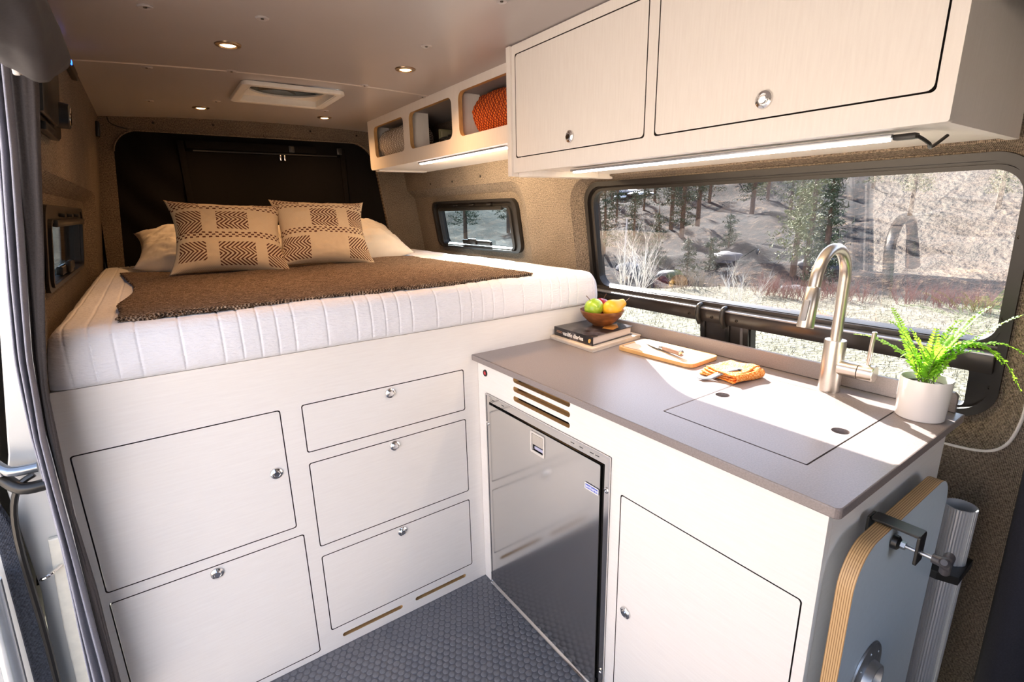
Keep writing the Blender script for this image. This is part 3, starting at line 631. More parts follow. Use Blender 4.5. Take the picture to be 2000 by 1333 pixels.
# ================================================================== REAR SHELF
sx = .22
sh = root('open_shelf', (.4, .75, 1.6), 'white open shelf with three rounded openings above the bed', 'shelf')
H1 = rrect(-1.362, -.977, 1.662, 1.817, .028, 6); H2 = rrect(-.908, -.497, 1.662, 1.820, .030, 6); H3 = rrect(-.440, -.035, 1.662, 1.826, .030, 6)
plate('front_panel', [rrect(-1.449, -.012, 1.603, 1.857, (.02, .004, .004, .004), 5), H1, H2, H3], .018, [LAMV, PLYP], sh, MGx(sx), clean=1)
for y, yy in ((1.431, 1.447), (.936, .95), (.462, .476)): box('divider', (sx + .019, .335, y, yy, 1.656, 1.85), LAMV, sh)
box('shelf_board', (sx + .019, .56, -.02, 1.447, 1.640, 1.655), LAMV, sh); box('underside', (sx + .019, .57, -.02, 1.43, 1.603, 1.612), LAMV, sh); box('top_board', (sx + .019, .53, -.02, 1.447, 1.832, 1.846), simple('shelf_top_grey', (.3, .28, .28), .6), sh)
box('end_foot', (sx + .02, .53, 1.38, 1.43, 1.596, 1.603), LAMV, sh, .002)
led_strip(.262, .165, .90, 1.600, 'thin lit LED strip under the open shelf above the bed', 8)
def net_roll(name, y0, y1, xc, zc_, r, mat_, lbl, rough_k=1, flat=1):
    n, m = 96, 90; P = np.zeros((n, m, 3))
    for i in range(n):
        a = 6.2831853 * i / n
        for j in range(m):
            t = j / (m - 1); y = y0 + t * (y1 - y0); e = min(t, 1 - t) * (y1 - y0); k = math.sqrt(max(0, 1 - max(0, 1 - e / (r * .55)) ** 2))
            rr = r * k * (1 + .05 * fbm(math.cos(a), math.sin(a), y * 8, 2, 2)) + .0022 * math.cos(i * 6.2831853 * 24 / n) * math.sin(j * .9) * k * rough_k
            P[i, j] = (xc + rr * math.cos(a), y, zc_ + rr * math.sin(a) * flat)
    return mesh_obj(name, grid_mesh(P, True), mat_)
def knit(name, c, d, k):
    m = M(name, c, .9); p = m.xyz('UV'); w = ((p[0] * k[0] + p[1] * k[1]).fr() - .5).ab() * ((p[0] * k[0] - p[1] * k[1]).fr() - .5).ab()
    m.color(m.mix(w.lt(.06), c, d)).bump(w, .008, 1); return m.m
tag(net_roll('rolled_blanket', -.03, .425, .338, 1.738, .084, knit('orange_knit', (.80, .17, .02), (.22, .02, .0), (30, 27)), 'orange'), 'rolled orange waffle-knit blanket in the open shelf beside the overhead cabinet', 'blanket')
tag(net_roll('rolled_blanket', .985, 1.418, .325, 1.732, .077, knit('cream_knit', (.78, .74, .68), (.28, .23, .19), (30, 26)), 'cream'), 'rolled cream waffle-knit blanket at the far end of the open shelf', 'blanket')
# camera gear and a book in the middle opening
gb = tag(mesh_obj('strap_bundle', bm_mesh(tube_bm(smooth_path([(.33 + .035 * math.cos(k * 1.9) + .02 * math.sin(k * 3.1), .70 + .06 * math.cos(k * 1.3), 1.666 + .035 * abs(math.sin(k * 1.1))) for k in range(16)], 6), .006, 8)), BLACKP), 'tangle of black straps inside the middle opening of the shelf', 'strap')
for k, (yy, hh, cc) in enumerate(((.885, .10, (.25, .24, .14)), (.862, .088, (.30, .28, .18)))):
    tag(box('upright_book', (.36, .45, yy - .015, yy, 1.656, 1.656 + hh), simple('olive_book_%d' % k, cc, .6), None, .001), ('taller' if k == 0 else 'shorter') + ' olive book standing in the middle shelf opening', 'book')
tag(box('dark_pouch', (.36, .46, .52, .64, 1.656, 1.70), BLKFAB, None, .015, None, 3), 'black pouch in the right corner of the middle shelf opening', 'pouch')

# ================================================================== CEILING LIGHTS AND VENT
WARM = emitter('warm_lamp_lens', (1, .62, .28), 14)
BRASS = simple('satin_bronze_ring', (.35, .25, .16), .3, .8)
for k, (u, v, l) in enumerate(((445, 88, 'left lamp of the front pair'), (792, 139, 'right lamp of the front pair'), (392, 211, 'left lamp of the rear pair'), (634, 232, 'right lamp of the rear pair'))):
    p = at(u, v, z=1.857); p.z = zc(p.x)
    L = root('ceiling_spotlight', p, 'small round warm recessed ceiling light, ' + l, 'light')
    lathe('ring', [(.021, -.002), (.024, -.006), (.034, -.004), (.036, -.001), (.036, .002)], BRASS, L, Matrix.Translation(p), 32)
    lathe('lens', [(0, -.005), (.015, -.0045), (.0215, -.002)], WARM, L, Matrix.Translation(p), 24)
    sp_ = bpy.data.lights.new('lamp_light', 'SPOT'); sp_.energy = 14 if k < 2 else 10; sp_.color = (1, .52, .21); sp_.spot_size = 2.7; sp_.spot_blend = 1; sp_.shadow_soft_size = .03
    so_ = bpy.data.objects.new('lamp_light', sp_); COL.objects.link(so_); put(so_, L, Matrix.Translation(p - Vector((0, 0, .012))))
rv = root('roof_vent', (-.29, .98, 1.86), 'square white roof fan surround in the ceiling with a round dark opening', 'roof vent')
mv = Matrix.Translation((0, 0, 1.846)) @ Matrix.Rotation(math.pi, 4, 'X')
plate('surround', [rrect(x0v, x1v, -y1v, -y0v, .03, 6), rrect(x0v + .03, x1v - .03, -y1v + .03, -y0v - .03, .02, 6)], .016, WHITE, rv, mv, .003)
wl_ = [(x0v + .03, x0v + .034), ]
boxes('shaft', [(x0v + .024, x0v + .035, y0v + .03, y1v - .03, 1.848, 1.94), (x1v - .035, x1v - .024, y0v + .03, y1v - .03, 1.848, 1.94), (x0v + .03, x1v - .03, y0v + .024, y0v + .035, 1.848, 1.94), (x0v + .03, x1v - .03, y1v - .035, y1v - .024, 1.848, 1.94)], WHITE, rv)
xm, ym = (x0v + x1v) / 2, (y0v + y1v) / 2
mv2 = Matrix.Translation((0, 0, 1.872)) @ Matrix.Rotation(math.pi, 4, 'X')
plate('fan_ring', [rrect(x0v + .031, x1v - .031, -y1v + .031, -y0v - .031, .01, 4), circ(xm, -ym + .03, .148, 48)], .008, WHITE, rv, mv2, .001)
box('dome', (x0v + .03, x1v - .03, y0v + .03, y1v - .03, 1.905, 1.910), simple('dark_green_dome', (.02, .05, .045), .3), rv)
for k in range(5):
    a = k * 1.2566; box('fan_blade', (.02, .125, -.022, .022, -.001, .001), BLACKP, rv, 0, Matrix.Translation((xm, ym - .03, 1.889)) @ Matrix.Rotation(a, 4, 'Z') @ Matrix.Rotation(.4, 4, 'X'))
# ================================================================== CONTROLS ON THE LEFT WALL
ct = root('control_panel', ML @ Vector((.28, vz(1.66), .03)), 'black control panel with switches and a round knob high on the left wall', 'control panel')
box('backplate', (-.05, .33, vz(1.575), vz(1.735), .030, .038), BLACKP, ct, .003, ML); box('housing', (-.05, .16, vz(1.585), vz(1.730), .038, .052), BLACKP, ct, .006, ML)
box('lower_plate', (.0, .20, vz(1.558), vz(1.575), .030, .048), BLACKP, ct, .003, ML)
tube('knob', [(.205, vz(1.617), .038), (.205, vz(1.617), .066), (.205, vz(1.617), .068)], [.030, .028, .025], BLACKP, ct, 24, ML)
lab(tube('knob_cap', [(.205, vz(1.617), .0682), (.205, vz(1.617), .0690)], [.020, .019], CHROME, ct, 24, ML), 'glossy cap')
for k in range(5): lab(box('switch', (.20, .213, vz(1.658 + k * .014), vz(1.666 + k * .014), .038, .042), simple('pale_symbol_%d' % k, (.6, .58, .55), .4), ct, .002, ML), 'pale switch mark')
bp_ = root('switch_strip', ML @ Vector((.5, vz(1.80), .03)), 'narrow black switch strip with a blue light near the ceiling', 'switch')
box('strip_body', (.20, .72, vz(1.79), vz(1.815), .030, .045), BLACKP, bp_, .003, ML); lab(box('indicator', (.52, .54, vz(1.797), vz(1.807), .045, .048), emitter('blue_indicator', (.02, .12, 1), 4), bp_, .001, ML), 'small blue light')
br = tag(box('wall_bracket', (1.60, 1.66, vz(1.735), vz(1.80), .030, .045), BLACKP, None, .004, ML), 'small black bracket on the left wall by the rear corner', 'bracket')
tag(tube('wire', smooth_path([(-.93, 1.74, 1.835), (-.925, 1.735, 1.81), (-.90, 1.735, 1.795), (-.86, 1.735, 1.785)], 4), .0025, BLACKP, None, 6), 'thin black wire in the rear left ceiling corner', 'wire')

# ================================================================== THINGS ON THE WORKTOP
OAK = M('oiled_maple', (.55, .36, .18), .5).vary(30, .15, (12, 1, 1)).m
bk1 = root('serving_board', (.46, -.11, .9), 'pale wooden board lying under the black book', 'board')
pb = [at(1072, 658, z=.9), at(1155, 686, z=.9), at(1257, 655, z=.9)]
p0, p1, p2 = [Vector((.318, -.008, 0)), Vector((.305, -.247, 0)), Vector((.588, -.215, 0))]; p3 = p0 + p2 - p1; p3.y = min(p3.y, -.004)
q3 = [p0, p1, p2, Vector((.590, -.006, 0))]
PALE = simple('pale_birch', (.70, .58, .46), .5, scale=30, amt=.06); PALE2 = simple('pale_birch_lower', (.62, .55, .47), .5)
plate('top_layer', [[(p.x, p.y) for p in q3]], .007, [PALE, PALE], bk1, Matrix.Translation((0, 0, .9145)), .001)
plate('lower_layer', [[(p.x + (.003 if p.x < .4 else -.003), p.y) for p in q3]], .007, [PALE2, PALE2], bk1, Matrix.Translation((0, 0, .9072)), .001)
bk = root('picture_book', (.45, -.11, .915), 'thick black picture book under the fruit bowl, spine to the front', 'book')
b0 = Vector((.337, -.012, 0)); b1 = Vector((.329, -.222, 0)); b2 = Vector((.562, -.196, 0)); b3 = Vector((.566, -.010, 0))
COVER = M('dark_book_cover', (.02, .018, .02), .25); n_ = COVER.noise(14, (1, 1, 1), 3)
COVER.color(COVER.ramp(n_, [(.0, (.012, .011, .013)), (.52, (.02, .018, .02)), (.58, (.10, .09, .10)), (.64, (.025, .022, .03)), (.9, (.04, .04, .05))])); COVER = COVER.m
zb = .9150
plate('back_cover', [[tuple(p[:2]) for p in (b0, b1, b2, b3)]], .003, COVER, bk, Matrix.Translation((0, 0, zb + .003)))
ins = [b0 + Vector((.003, -.003, 0)), b1 + Vector((.003, .004, 0)), b2 + Vector((-.005, .005, 0)), b3 + Vector((-.005, -.004, 0))]
PG = M('page_block', (.72, .62, .54), .8); PG.color(PG.mix((PG.xyz()[2] * 900).fr().gt(.5), (.74, .64, .56), (.60, .50, .44))); 
lab(plate('pages', [[tuple(p[:2]) for p in ins]], .026, PG.m, bk, Matrix.Translation((0, 0, zb + .0292))), 'cream page edges')
plate('front_cover', [[tuple(p[:2]) for p in (b0, b1, b2, b3)]], .003, COVER, bk, Matrix.Translation((0, 0, zb + .0323)))
plate('spine', [rrect(-.001, .213, 0, .0323, .002)], .003, COVER, bk, Matrix(((-.038, 0, -1, b0.x - .0005), (-.999, 0, .038, b0.y), (0, 1, 0, zb), (0, 0, 0, 1))))
MS = Matrix(((-.038, 0, -1, b0.x - .0010), (-.999, 0, .038, b0.y), (0, 1, 0, zb), (0, 0, 0, 1)))
text('spine_title', 'vanlife diaries', .021, simple('cream_print', (.85, .82, .78), .5), bk, MS @ Matrix.Translation((.108, .0155, 0)), bold=.0004)
for _z in (.0135, .0185): lab(plate('spine_small_print', [rrect(.014, .046, _z, _z + .0022, .0005, 2)], .0008, simple('tan_print', (.34, .2, .13), .5), bk, MS @ Matrix.Translation((0, 0, .0004))), 'tiny tan print line')
lab(plate('spine_mark', [[(.192, .009), (.200, .008), (.205, .018), (.202, .024), (.196, .023), (.191, .017)]], .001, simple('gold_print', (.65, .42, .12), .4), bk, MS @ Matrix.Translation((0, 0, .0006))), 'gold publisher mark')
lab(plate('cover_photo', [[(.462, -.192), (.505, -.178), (.548, -.13), (.50, -.12), (.45, -.15)]], .0006, simple('orange_print', (.60, .25, .05), .4), bk, Matrix.Translation((0, 0, zb + .0327))), 'orange picture patch on the cover')
zbk = zb + .0328
BOWLM = M('polished_dark_wood', (.22, .075, .025), .3).vary(22, .35, (1, 1, 3)).m
bc_ = Vector((.492, -.105, zbk))
tag(lathe('fruit_bowl', [(0, .001), (.034, 0), (.036, .004), (.050, .012), (.072, .034), (.083, .055), (.0835, .058), (.0805, .058), (.070, .036), (.048, .016), (.03, .009), (0, .008)], BOWLM, None, Matrix.Translation(bc_), 40), 'polished brown wooden bowl of fruit on the black book', 'bowl')
def fruit_prof(r, s=1.0, dip=.12, n=18, squash=.92):
    P = []
    for i in range(n + 1):
        a = math.pi * i / n; rr = r * math.sin(a) * (1 + .06 * math.cos(a)); z = r * squash * (-math.cos(a))
        z -= dip * r * max(0, 1 - rr / (r * .5)) ** 2 * (1 if z > 0 else -1); P.append((max(rr, 0), z))
    return P
GREEN = M('green_apple_skin', (.30, .46, .03), .3, Coat_Weight=.3); GREEN.color(GREEN.ramp(GREEN.noise(40, detail=3), [(.35, (.24, .42, .02)), (.65, (.42, .56, .06))])); RED = M('red_apple_skin', (.35, .015, .02), .3, Coat_Weight=.3).vary(30, .3).m
YEL = M('yellow_pear_skin', (.80, .40, .02), .4).vary(25, .12).m; STEM = simple('brown_stem', (.10, .05, .03), .7)
def fruit(name, prof, mat_, loc, rx, ry, lbl, stem, cat):
    mw = Matrix.Translation(loc) @ Matrix.Rotation(rx, 4, 'X') @ Matrix.Rotation(ry, 4, 'Y'); t = lathe(name, prof, mat_, None, mw, 32, 180); tag(t, lbl, cat)
    tube('stem', smooth_path(stem, 4), .0013, STEM, t, 6, mw); return t
ga = fruit('apple', fruit_prof(.037), GREEN.m, bc_ + Vector((-.032, .012, .068)), -.3, -.35, 'green apple at the front left of the wooden bowl', [(0, 0, .027), (-.003, 0, .04), (-.009, 0, .054)], 'apple')
fruit('apple', fruit_prof(.036), RED, bc_ + Vector((.030, .034, .060)), .1, .25, 'dark red apple behind the pear in the wooden bowl', [(0, 0, .026), (.003, 0, .04), (.004, -.004, .052)], 'apple')
fruit('pear', [(0, -.034), (.012, -.0335), (.026, -.027), (.0345, -.012), (.0355, .002), (.031, .017), (.023, .030), (.0185, .040), (.0165, .049), (.0135, .056), (.006, .0595), (0, .058)], YEL, bc_ + Vector((.013, -.040, .064)), .42, 1.15, 'yellow pear lying over the front right rim of the wooden bowl', [(0, 0, .056), (.001, 0, .068), (-.005, 0, .084)], 'pear')
# cutting board
cbm = [at(1213, 679, z=.914), at(1262, 659, z=.914), at(1400, 692, z=.914), at(1345, 716, z=.914)]
cb = root('cutting_board', (.485, -.41, .9), 'wooden cutting board with a juice groove under the knife', 'cutting board')
mcb = Matrix.Translation((.484, -.412, .914)) @ Matrix.Rotation(math.radians(2.5), 4, 'Z')
WOOD = M('golden_board_wood', (.62, .36, .14), .5).vary(25, .12, (9, 1, 1)).m
plate('board', [rrect(-.078, .078, -.146, .146, .022, 6)], .0135, WOOD, cb, mcb, .002)
GRV = simple('groove_shadow_wood', (.36, .17, .05), .6)
lab(plate('juice_groove', [rrect(-.069, .069, -.136, .136, .014, 6), rrect(-.0655, .0655, -.1325, .1325, .011, 6)], .0006, GRV, cb, mcb @ Matrix.Translation((0, 0, .0003))), 'darker juice groove')
lab(plate('board_inlay', [rrect(-.064, .064, -.131, .131, .010, 6)], .0004, simple('light_board_face', (.58, .49, .38), .5, scale=30, amt=.05), cb, mcb @ Matrix.Translation((0, 0, .0003))), 'paler working face')
# knife
kn = root('knife', (.467, -.42, .915), 'short kitchen knife lying on the cutting board', 'knife')
ka, kb_ = Vector((.500, -.305, .9165)), Vector((.446, -.500, .926)); kd = (kb_ - ka).normalized(); kx = kd.cross(Vector((0, 0, 1))).normalized(); kz = kx.cross(kd)
mk = Matrix(((kd.x, kx.x, kz.x, ka.x), (kd.y, kx.y, kz.y, ka.y), (kd.z, kx.z, kz.z, ka.z), (0, 0, 0, 1)))
STL = simple('knife_steel', (.6, .62, .65), .22, 1)
plate('blade', [[(0, -.009), (.03, -.0105), (.098, -.0105), (.100, .013), (.07, .0125), (.035, .0075), (.008, -.002)]], .0016, STL, kn, mk @ Matrix.Translation((0, 0, .002)))
tube('bolster', [(.095, 0, .002), (.112, 0, .003), (.114, 0, .003)], [.0085, .0095, .008], STL, kn, 14, mk)
tube('handle', smooth_path([(.112, 0, .003), (.14, 0, .004), (.17, 0, .0045), (.197, 0, .004), (.200, 0, .004)], 3), [.0085, .009, .0095, .010, .0098, .0098, .0096, .0098, .0102, .0108, .011, .0108, .009], simple('dark_wood_handle', (.28, .17, .13), .3), kn, 16, mk)
lathe('pommel', [(0, .001), (.008, .001), (.0105, 0)], STL, kn, mk @ Matrix.Translation((.201, 0, .004)) @ Matrix.Rotation(math.pi / 2, 4, 'Y'), 16)
# folded orange cloth
CL = M('orange_microfibre', (.85, .26, .03), .9); cn = CL.noise(240, detail=2); CL.color(CL.mix(cn.gt(.52), (.80, .22, .02), (.92, .50, .18))).bump(cn, .002, 1); CL = CL.m
cl = root('folded_cloth', (.44, -.665, .9), 'small folded orange cloth with a grey strap clip by the cutting board', 'cloth')
mc = Matrix.Translation((.452, -.668, .9)) @ Matrix.Rotation(math.radians(-8), 4, 'Z')
for k in range(4):
    nu_, nv_ = 26, 22; P = np.zeros((nu_, nv_, 3))
    for i in range(nu_):
        for j in range(nv_):
            s, t = i / (nu_ - 1), j / (nv_ - 1); w = .062 - .003 * k; h = .056 - .002 * k
            x = (s - .5) * 2 * w + .006 * math.sin(t * 5 + k); y = (t - .5) * 2 * h + .004 * math.sin(s * 6 + k)
            z = .0022 + k * .0062 + .004 * fbm(x * 9, y * 9, k, 2, 2) * (k + 1) / 3 + .010 * k / 3 * math.exp(-((s - 1) / .25) ** 2) * (1 - t) - .0045 * k * (t > .9) * 0
            P[i, j] = (x, y, max(z, .0015 + k * .003))
    o = mesh_obj('cloth_fold', grid_mesh(P), CL, cl, mc); solidify(o, .0038, 1)
P = np.zeros((24, 16, 3))
for i in range(24):
    for j in range(16):
        s, t = i / 23, j / 15; a = (t - .5) * math.pi; P[i, j] = ((s - .5) * .116, -.0545 - .009 * math.cos(a), .0145 + .0115 * math.sin(a) + .001 * math.sin(s * 9))
mesh_obj('fold_edge', grid_mesh(P), CL, cl, mc)
P = np.array([[(-.108 + .098 * s, .018 - .050 * s + (t - .5) * .020, .003 + .026 * max(0, math.sin((s - .25) * 2.1)) + .001) for t in np.linspace(0, 1, 4)] for s in np.linspace(0, 1, 20)])
o = lab(mesh_obj('strap', grid_mesh(P), simple('grey_strap', (.20, .21, .25), .6), cl, mc), 'grey webbing strap'); solidify(o, .002, 1)
lathe('snap', [(0, .003), (.004, .0025), (.0055, 0)], BLACKP, cl, mc @ Matrix.Translation((-.016, -.036, .030)), 14)
# ---- fern
pc = Vector((.520, -1.092, .900))
POT = simple('white_ceramic', (.78, .75, .74), .25, scale=12, amt=.015)
fe = root('potted_fern', pc, 'bright green fern in a white round pot beside the tap', 'potted plant')
lathe('pot', [(0, 0), (.043, 0), (.0455, .002), (.0475, .045), (.0485, .092), (.0475, .094), (.0455, .093), (.0445, .07), (0, .07)], POT, fe, Matrix.Translation(pc), 48)
lathe('soil', [(0, .078), (.02, .080), (.0445, .076)], simple('dark_soil', (.02, .016, .012), .9, bd=.003), fe, Matrix.Translation(pc), 24)
LEAF = M('fern_leaf', (.13, .38, .02), .45); LEAF.color(LEAF.ramp(LEAF.noise(35, detail=2), [(.3, (.11, .30, .02)), (.7, (.32, .56, .05))]))
_t = LEAF.t; tl = _t.nodes.new('ShaderNodeBsdfTranslucent'); tl.inputs[0].default_value = (.45, .85, .06, 1); mxs = _t.nodes.new('ShaderNodeMixShader'); mxs.inputs[0].default_value = .45
_o = _t.nodes['Material Output']; _t.links.new(LEAF.b.outputs[0], mxs.inputs[1]); _t.links.new(tl.outputs[0], mxs.inputs[2]); _t.links.new(mxs.outputs[0], _o.inputs[0]); LEAF = LEAF.m
STM = simple('fern_stem', (.10, .16, .03), .6)
def frond(tip, lift, wmax, curl=.0, seed=0, w0=.12):
    r_ = random.Random(seed); base = pc + Vector((r_.uniform(-.012, .012), r_.uniform(-.012, .012), .080)); tip = Vector(tip)
    mid = base.lerp(tip, .45) + Vector((0, 0, lift)); P = smooth_path([base, base.lerp(mid, .5) + Vector((0, 0, lift * .35)), mid, mid.lerp(tip, .55) + Vector((0, 0, lift * .25)), tip], 8)
    d = np.cumsum([0] + [(b - a).length for a, b in zip(P, P[1:])]); Lg = d[-1]
    f = tube('frond', P, [.0013 * (1 - .75 * k / len(P)) for k in range(len(P))], STM, fe, 5)
    n = int(Lg / .0062); V, F = [], []
    for k in range(int(n * w0), n):
        s = k / n; q = Vector([np.interp(s * Lg, d, [p[a] for p in P]) for a in range(3)]); q2 = Vector([np.interp(min(s + .02, 1) * Lg, d, [p[a] for p in P]) for a in range(3)])
        q1 = Vector([np.interp(max(s - .02, 0) * Lg, d, [p[a] for p in P]) for a in range(3)])
        T = (q2 - q1).normalized(); S = T.cross(Vector((0, 0, 1))); S = S.normalized() if S.length > .05 else Vector((1, 0, 0)); N = S.cross(T).normalized()
        wl = wmax * min(1, (s - w0 + .08) * 4.5) * (1.02 - max(0, s - .2) / .82) ** .6 + .0014
        for side in (1, -1):
            dirv = (S * side + T * .38 + N * (r_.uniform(-.25, .30) + .1)).normalized(); W = T * (.0034 * (.5 + .5 * wl / wmax)); o_ = len(V)
            cup = N * (wl * .10)
            V += [q - W * .5, q + W * .5, q + dirv * wl * .35 + W + cup, q + dirv * wl * .8 + W * .85 + cup, q + dirv * wl - N * wl * .05, q + dirv * wl * .8 - W * .75 + cup, q + dirv * wl * .35 - W + cup]
            F += [(o_, o_ + 1, o_ + 2, o_ + 6), (o_ + 6, o_ + 2, o_ + 3, o_ + 5), (o_ + 5, o_ + 3, o_ + 4)]
    soup('leaflets', [tuple(v) for v in V], F, LEAF, f, True)
def tp(u, v, x): return at(u, v, x=x)
fr_ = [((1666, 653), .56, .030, .011), ((1742, 600), .60, .012, .013), ((1733, 626), .545, .030, .012), ((1938, 598), .585, .030, .014), ((2010, 612), .56, .030, .014), ((2010, 700), .54, .060, .015),
       ((1995, 768), .53, .095, .015), ((1775, 640), .52, .020, .014), ((1752, 665), .50, .030, .015), ((1880, 625), .60, .040, .015), ((1895, 640), .58, .030, .015), ((1830, 640), .55, .020, .015),
       ((1900, 655), .60, .045, .014), ((1757, 700), .50, .035, .014), ((1925, 690), .55, .030, .015), ((1795, 680), .47, .030, .016), ((1850, 680), .48, .030, .016), ((1960, 715), .53, .065, .014)]
for k, ((u, v), y, lf, w) in enumerate(fr_): frond(tp(u, v, y), lf, w * 1.2, 0, k, .08)

# ================================================================== TABLE PARTS AT THE GALLEY END
BLUEG = simple('grey_white_laminate', (.60, .68, .74), .35, amt=.02)
bm_ = MBy(-1.179)
tt = tag(plate('stored_tabletop', [rrect(.008, .475, .02, .812, .075, 10)], .026, [BLUEG, PLY], None, bm_), 'detached table top with a birch ply edge stored against the galley end', 'table top')
cp = root('clamp', (.2, -1.16, .81), 'black clamp with a screw knob gripping the stored table top', 'clamp')
cxk = .155
plate('bracket', [rrect(cxk - .016, cxk + .016, -.075, .0, .004)], .005, BLACKP, cp, Matrix.Translation((0, -1.146, .820)), .001)
plate('back_jaw', [rrect(cxk - .016, cxk + .016, .785, .819, .003)], .004, BLACKP, cp, MBy(-1.1445)); plate('front_jaw', [rrect(cxk - .016, cxk + .016, .762, .819, .004)], .005, BLACKP, cp, MBy(-1.2215), .001)
lathe('pad', [(0, .0), (.014, .0), (.013, .008), (.007, .012), (0, .012)], BLACKP, cp, MBy(-1.181) @ Matrix.Translation((cxk, .783, 0)), 20)
tube('screw_rod', [(cxk, -1.19, .783), (cxk, -1.246, .783)], .0042, ZINC, cp, 12); lathe('nut', [(0, 0), (.0075, 0), (.0075, .007), (0, .007)], ZINC, cp, MBy(-1.193) @ Matrix.Translation((cxk, .783, 0)), 6)
kb = bmesh.new(); tube_bm([(cxk, -1.238, .783), (cxk, -1.250, .783), (cxk, -1.258, .783), (cxk, -1.264, .783)], [.008, .009, .012, .010], 16, kb)
for a in range(3):
    A_ = a * 2.094 + .5; tube_bm([(cxk, -1.257, .783), (cxk + .017 * math.cos(A_), -1.257, .783 + .017 * math.sin(A_)), (cxk + .021 * math.cos(A_), -1.257, .783 + .021 * math.sin(A_))], [.008, .008, .005], 10, kb)
mesh_obj('knob', bm_mesh(kb), simple('dark_grey_knob', (.06, .055, .06), .4), cp)
tl_ = root('pedestal_tube', (.556, -1.190, 0), 'ribbed aluminium table leg tube standing in the corner', 'table leg')
n_r = 144; P = np.zeros((n_r, 5, 3)); zt = .705
for i in range(n_r):
    a = 6.2831853 * i / n_r; r1 = .0305 - (.0022 if (i % 4) < 1 else 0)
    for j, (rr, z) in enumerate(((r1, .0), (r1, zt), (.0272, zt), (.0272, zt - .05), (.0272, 0))): P[i, j] = (  .556 + rr * math.cos(a), -1.190 + rr * math.sin(a), z)
_me = grid_mesh(P, True); _me.shade_flat(); mesh_obj('tube', _me, ALU, tl_)
tag(plate('leg_holder', [[(.476, -1.150), (.592, -1.150), (.592, -1.226), (.490, -1.226), (.476, -1.19)], circ(.556, -1.190, .0315, 24)], .020, BLACKP, None, Matrix.Translation((0, 0, .565)), .001), 'flat black holder gripping the ribbed table leg', 'holder')
hp = root('table_leg_socket', (.20, -1.18, .43), 'round cast metal leg socket on the stored table top', 'socket')
mh = MBy(-1.1795) @ Matrix.Translation((.148, .478, 0))
lathe('flange', [(.0, .004), (.03, .006), (.034, .020), (.037, .020), (.040, .006), (.066, .0045), (.072, .003), (.074, 0)], ZINC, hp, mh, 40)
for k in range(8): lathe('rivet', [(0, .002), (.003, .0018), (.0045, 0)], ZINC, hp, mh @ Matrix.Translation((.057 * math.cos(k * .785), .057 * math.sin(k * .785), .0045)), 10)
# ================================================================== CURTAINS
def curtain_sheet(name, Lf, Rf, y0, amp, folds, mat_, parent, z0, z1, ph=0, th=.002):
    nu_, nv_ = 90, 60; P = np.zeros((nu_, nv_, 3))
    for j in range(nv_):
        t = j / (nv_ - 1); z = z0 + t * (z1 - z0); xl = np.interp(z, [p[1] for p in Lf], [p[0] for p in Lf]); xr = np.interp(z, [p[1] for p in Rf], [p[0] for p in Rf])
        for i in range(nu_):
            s = i / (nu_ - 1); P[i, j] = (xl + s * (xr - xl), y0 + amp * math.sin(s * folds * 6.283 + ph + .8 * fbm(s, z, 0, 2, 2)) + .01 * fbm(s, z, 1, 2, 2), z)
    o = mesh_obj(name, grid_mesh(P), mat_, parent); solidify(o, th, 0); return o
cu_ = root('door_curtain', (-1.08, -.15, .25), 'grey curtain hanging drawn aside at the left door opening', 'curtain')
LfC = [(-1.125, .25), (-1.122, .373), (-1.108, .739), (-1.105, .97), (-1.096, 1.125), (-1.080, 1.258), (-1.046, 1.489), (-1.02, 1.70)]
MfC = [(-1.098, .25), (-1.092, .373), (-1.088, .74), (-1.086, .97), (-1.074, 1.125), (-1.055, 1.258), (-1.022, 1.489), (-.998, 1.70)]
RfC = [(-1.077, .25), (-1.077, .342), (-1.073, .596), (-1.076, .787), (-1.066, 1.056), (-1.048, 1.167), (-1.022, 1.31), (-.996, 1.465), (-.972, 1.608), (-.962, 1.70)]
curtain_sheet('pleated_cloth', LfC, MfC, -.165, .012, 2.2, CURT, cu_, .2, 1.70); lab(curtain_sheet('dark_lining', MfC, RfC, -.150, .006, .8, CURTD, cu_, .2, 1.70, 1), 'dark lining edge')
rl = root('rolled_screen', (-.955, -.6, 1.62), 'grey fabric screen rolled up along the top of the left door opening', 'rolled screen')
n, m_ = 48, 60; P = np.zeros((n, m_, 3))
for i in range(n):
    a = 6.2831853 * i / n
    for j in range(m_):
        t = j / (m_ - 1); y = -.22 - t * 1.5; e = min(t * 1.5, 1); k = math.sqrt(max(0, 1 - max(0, 1 - e / .03) ** 2)); r_ = .046 * k + .003 * math.sin(a * 5 + y * 14) * k + .002 * fbm(math.cos(a), y * 6, math.sin(a), 2, 2)
        P[i, j] = (-.962 + r_ * math.cos(a), y, 1.642 + r_ * 1.0 * math.sin(a))
mesh_obj('fabric_roll', grid_mesh(P, True), simple('charcoal_screen_cloth', (.040, .036, .038), .6, scale=200, amt=.15), rl)
for y in (-.80, -1.2): tube('tie_band', [(-.962 + .048 * math.cos(a), y - .02 * math.sin(a), 1.642 + .048 * math.sin(a)) for a in np.linspace(0, 6.3, 30)], .006, BLACKP, rl, 8)
for (u_, w_, m__, l__) in ((28, .0045, WHITE, 'white plastic clip'), (40, .003, BRASS, 'brass clip')):
    c = at(u_, 126, y=-.22); lab(box('clip', (c.x - w_, c.x + w_, -.224, -.216, c.z - .016, c.z + .03), m__, rl, .002), l__)
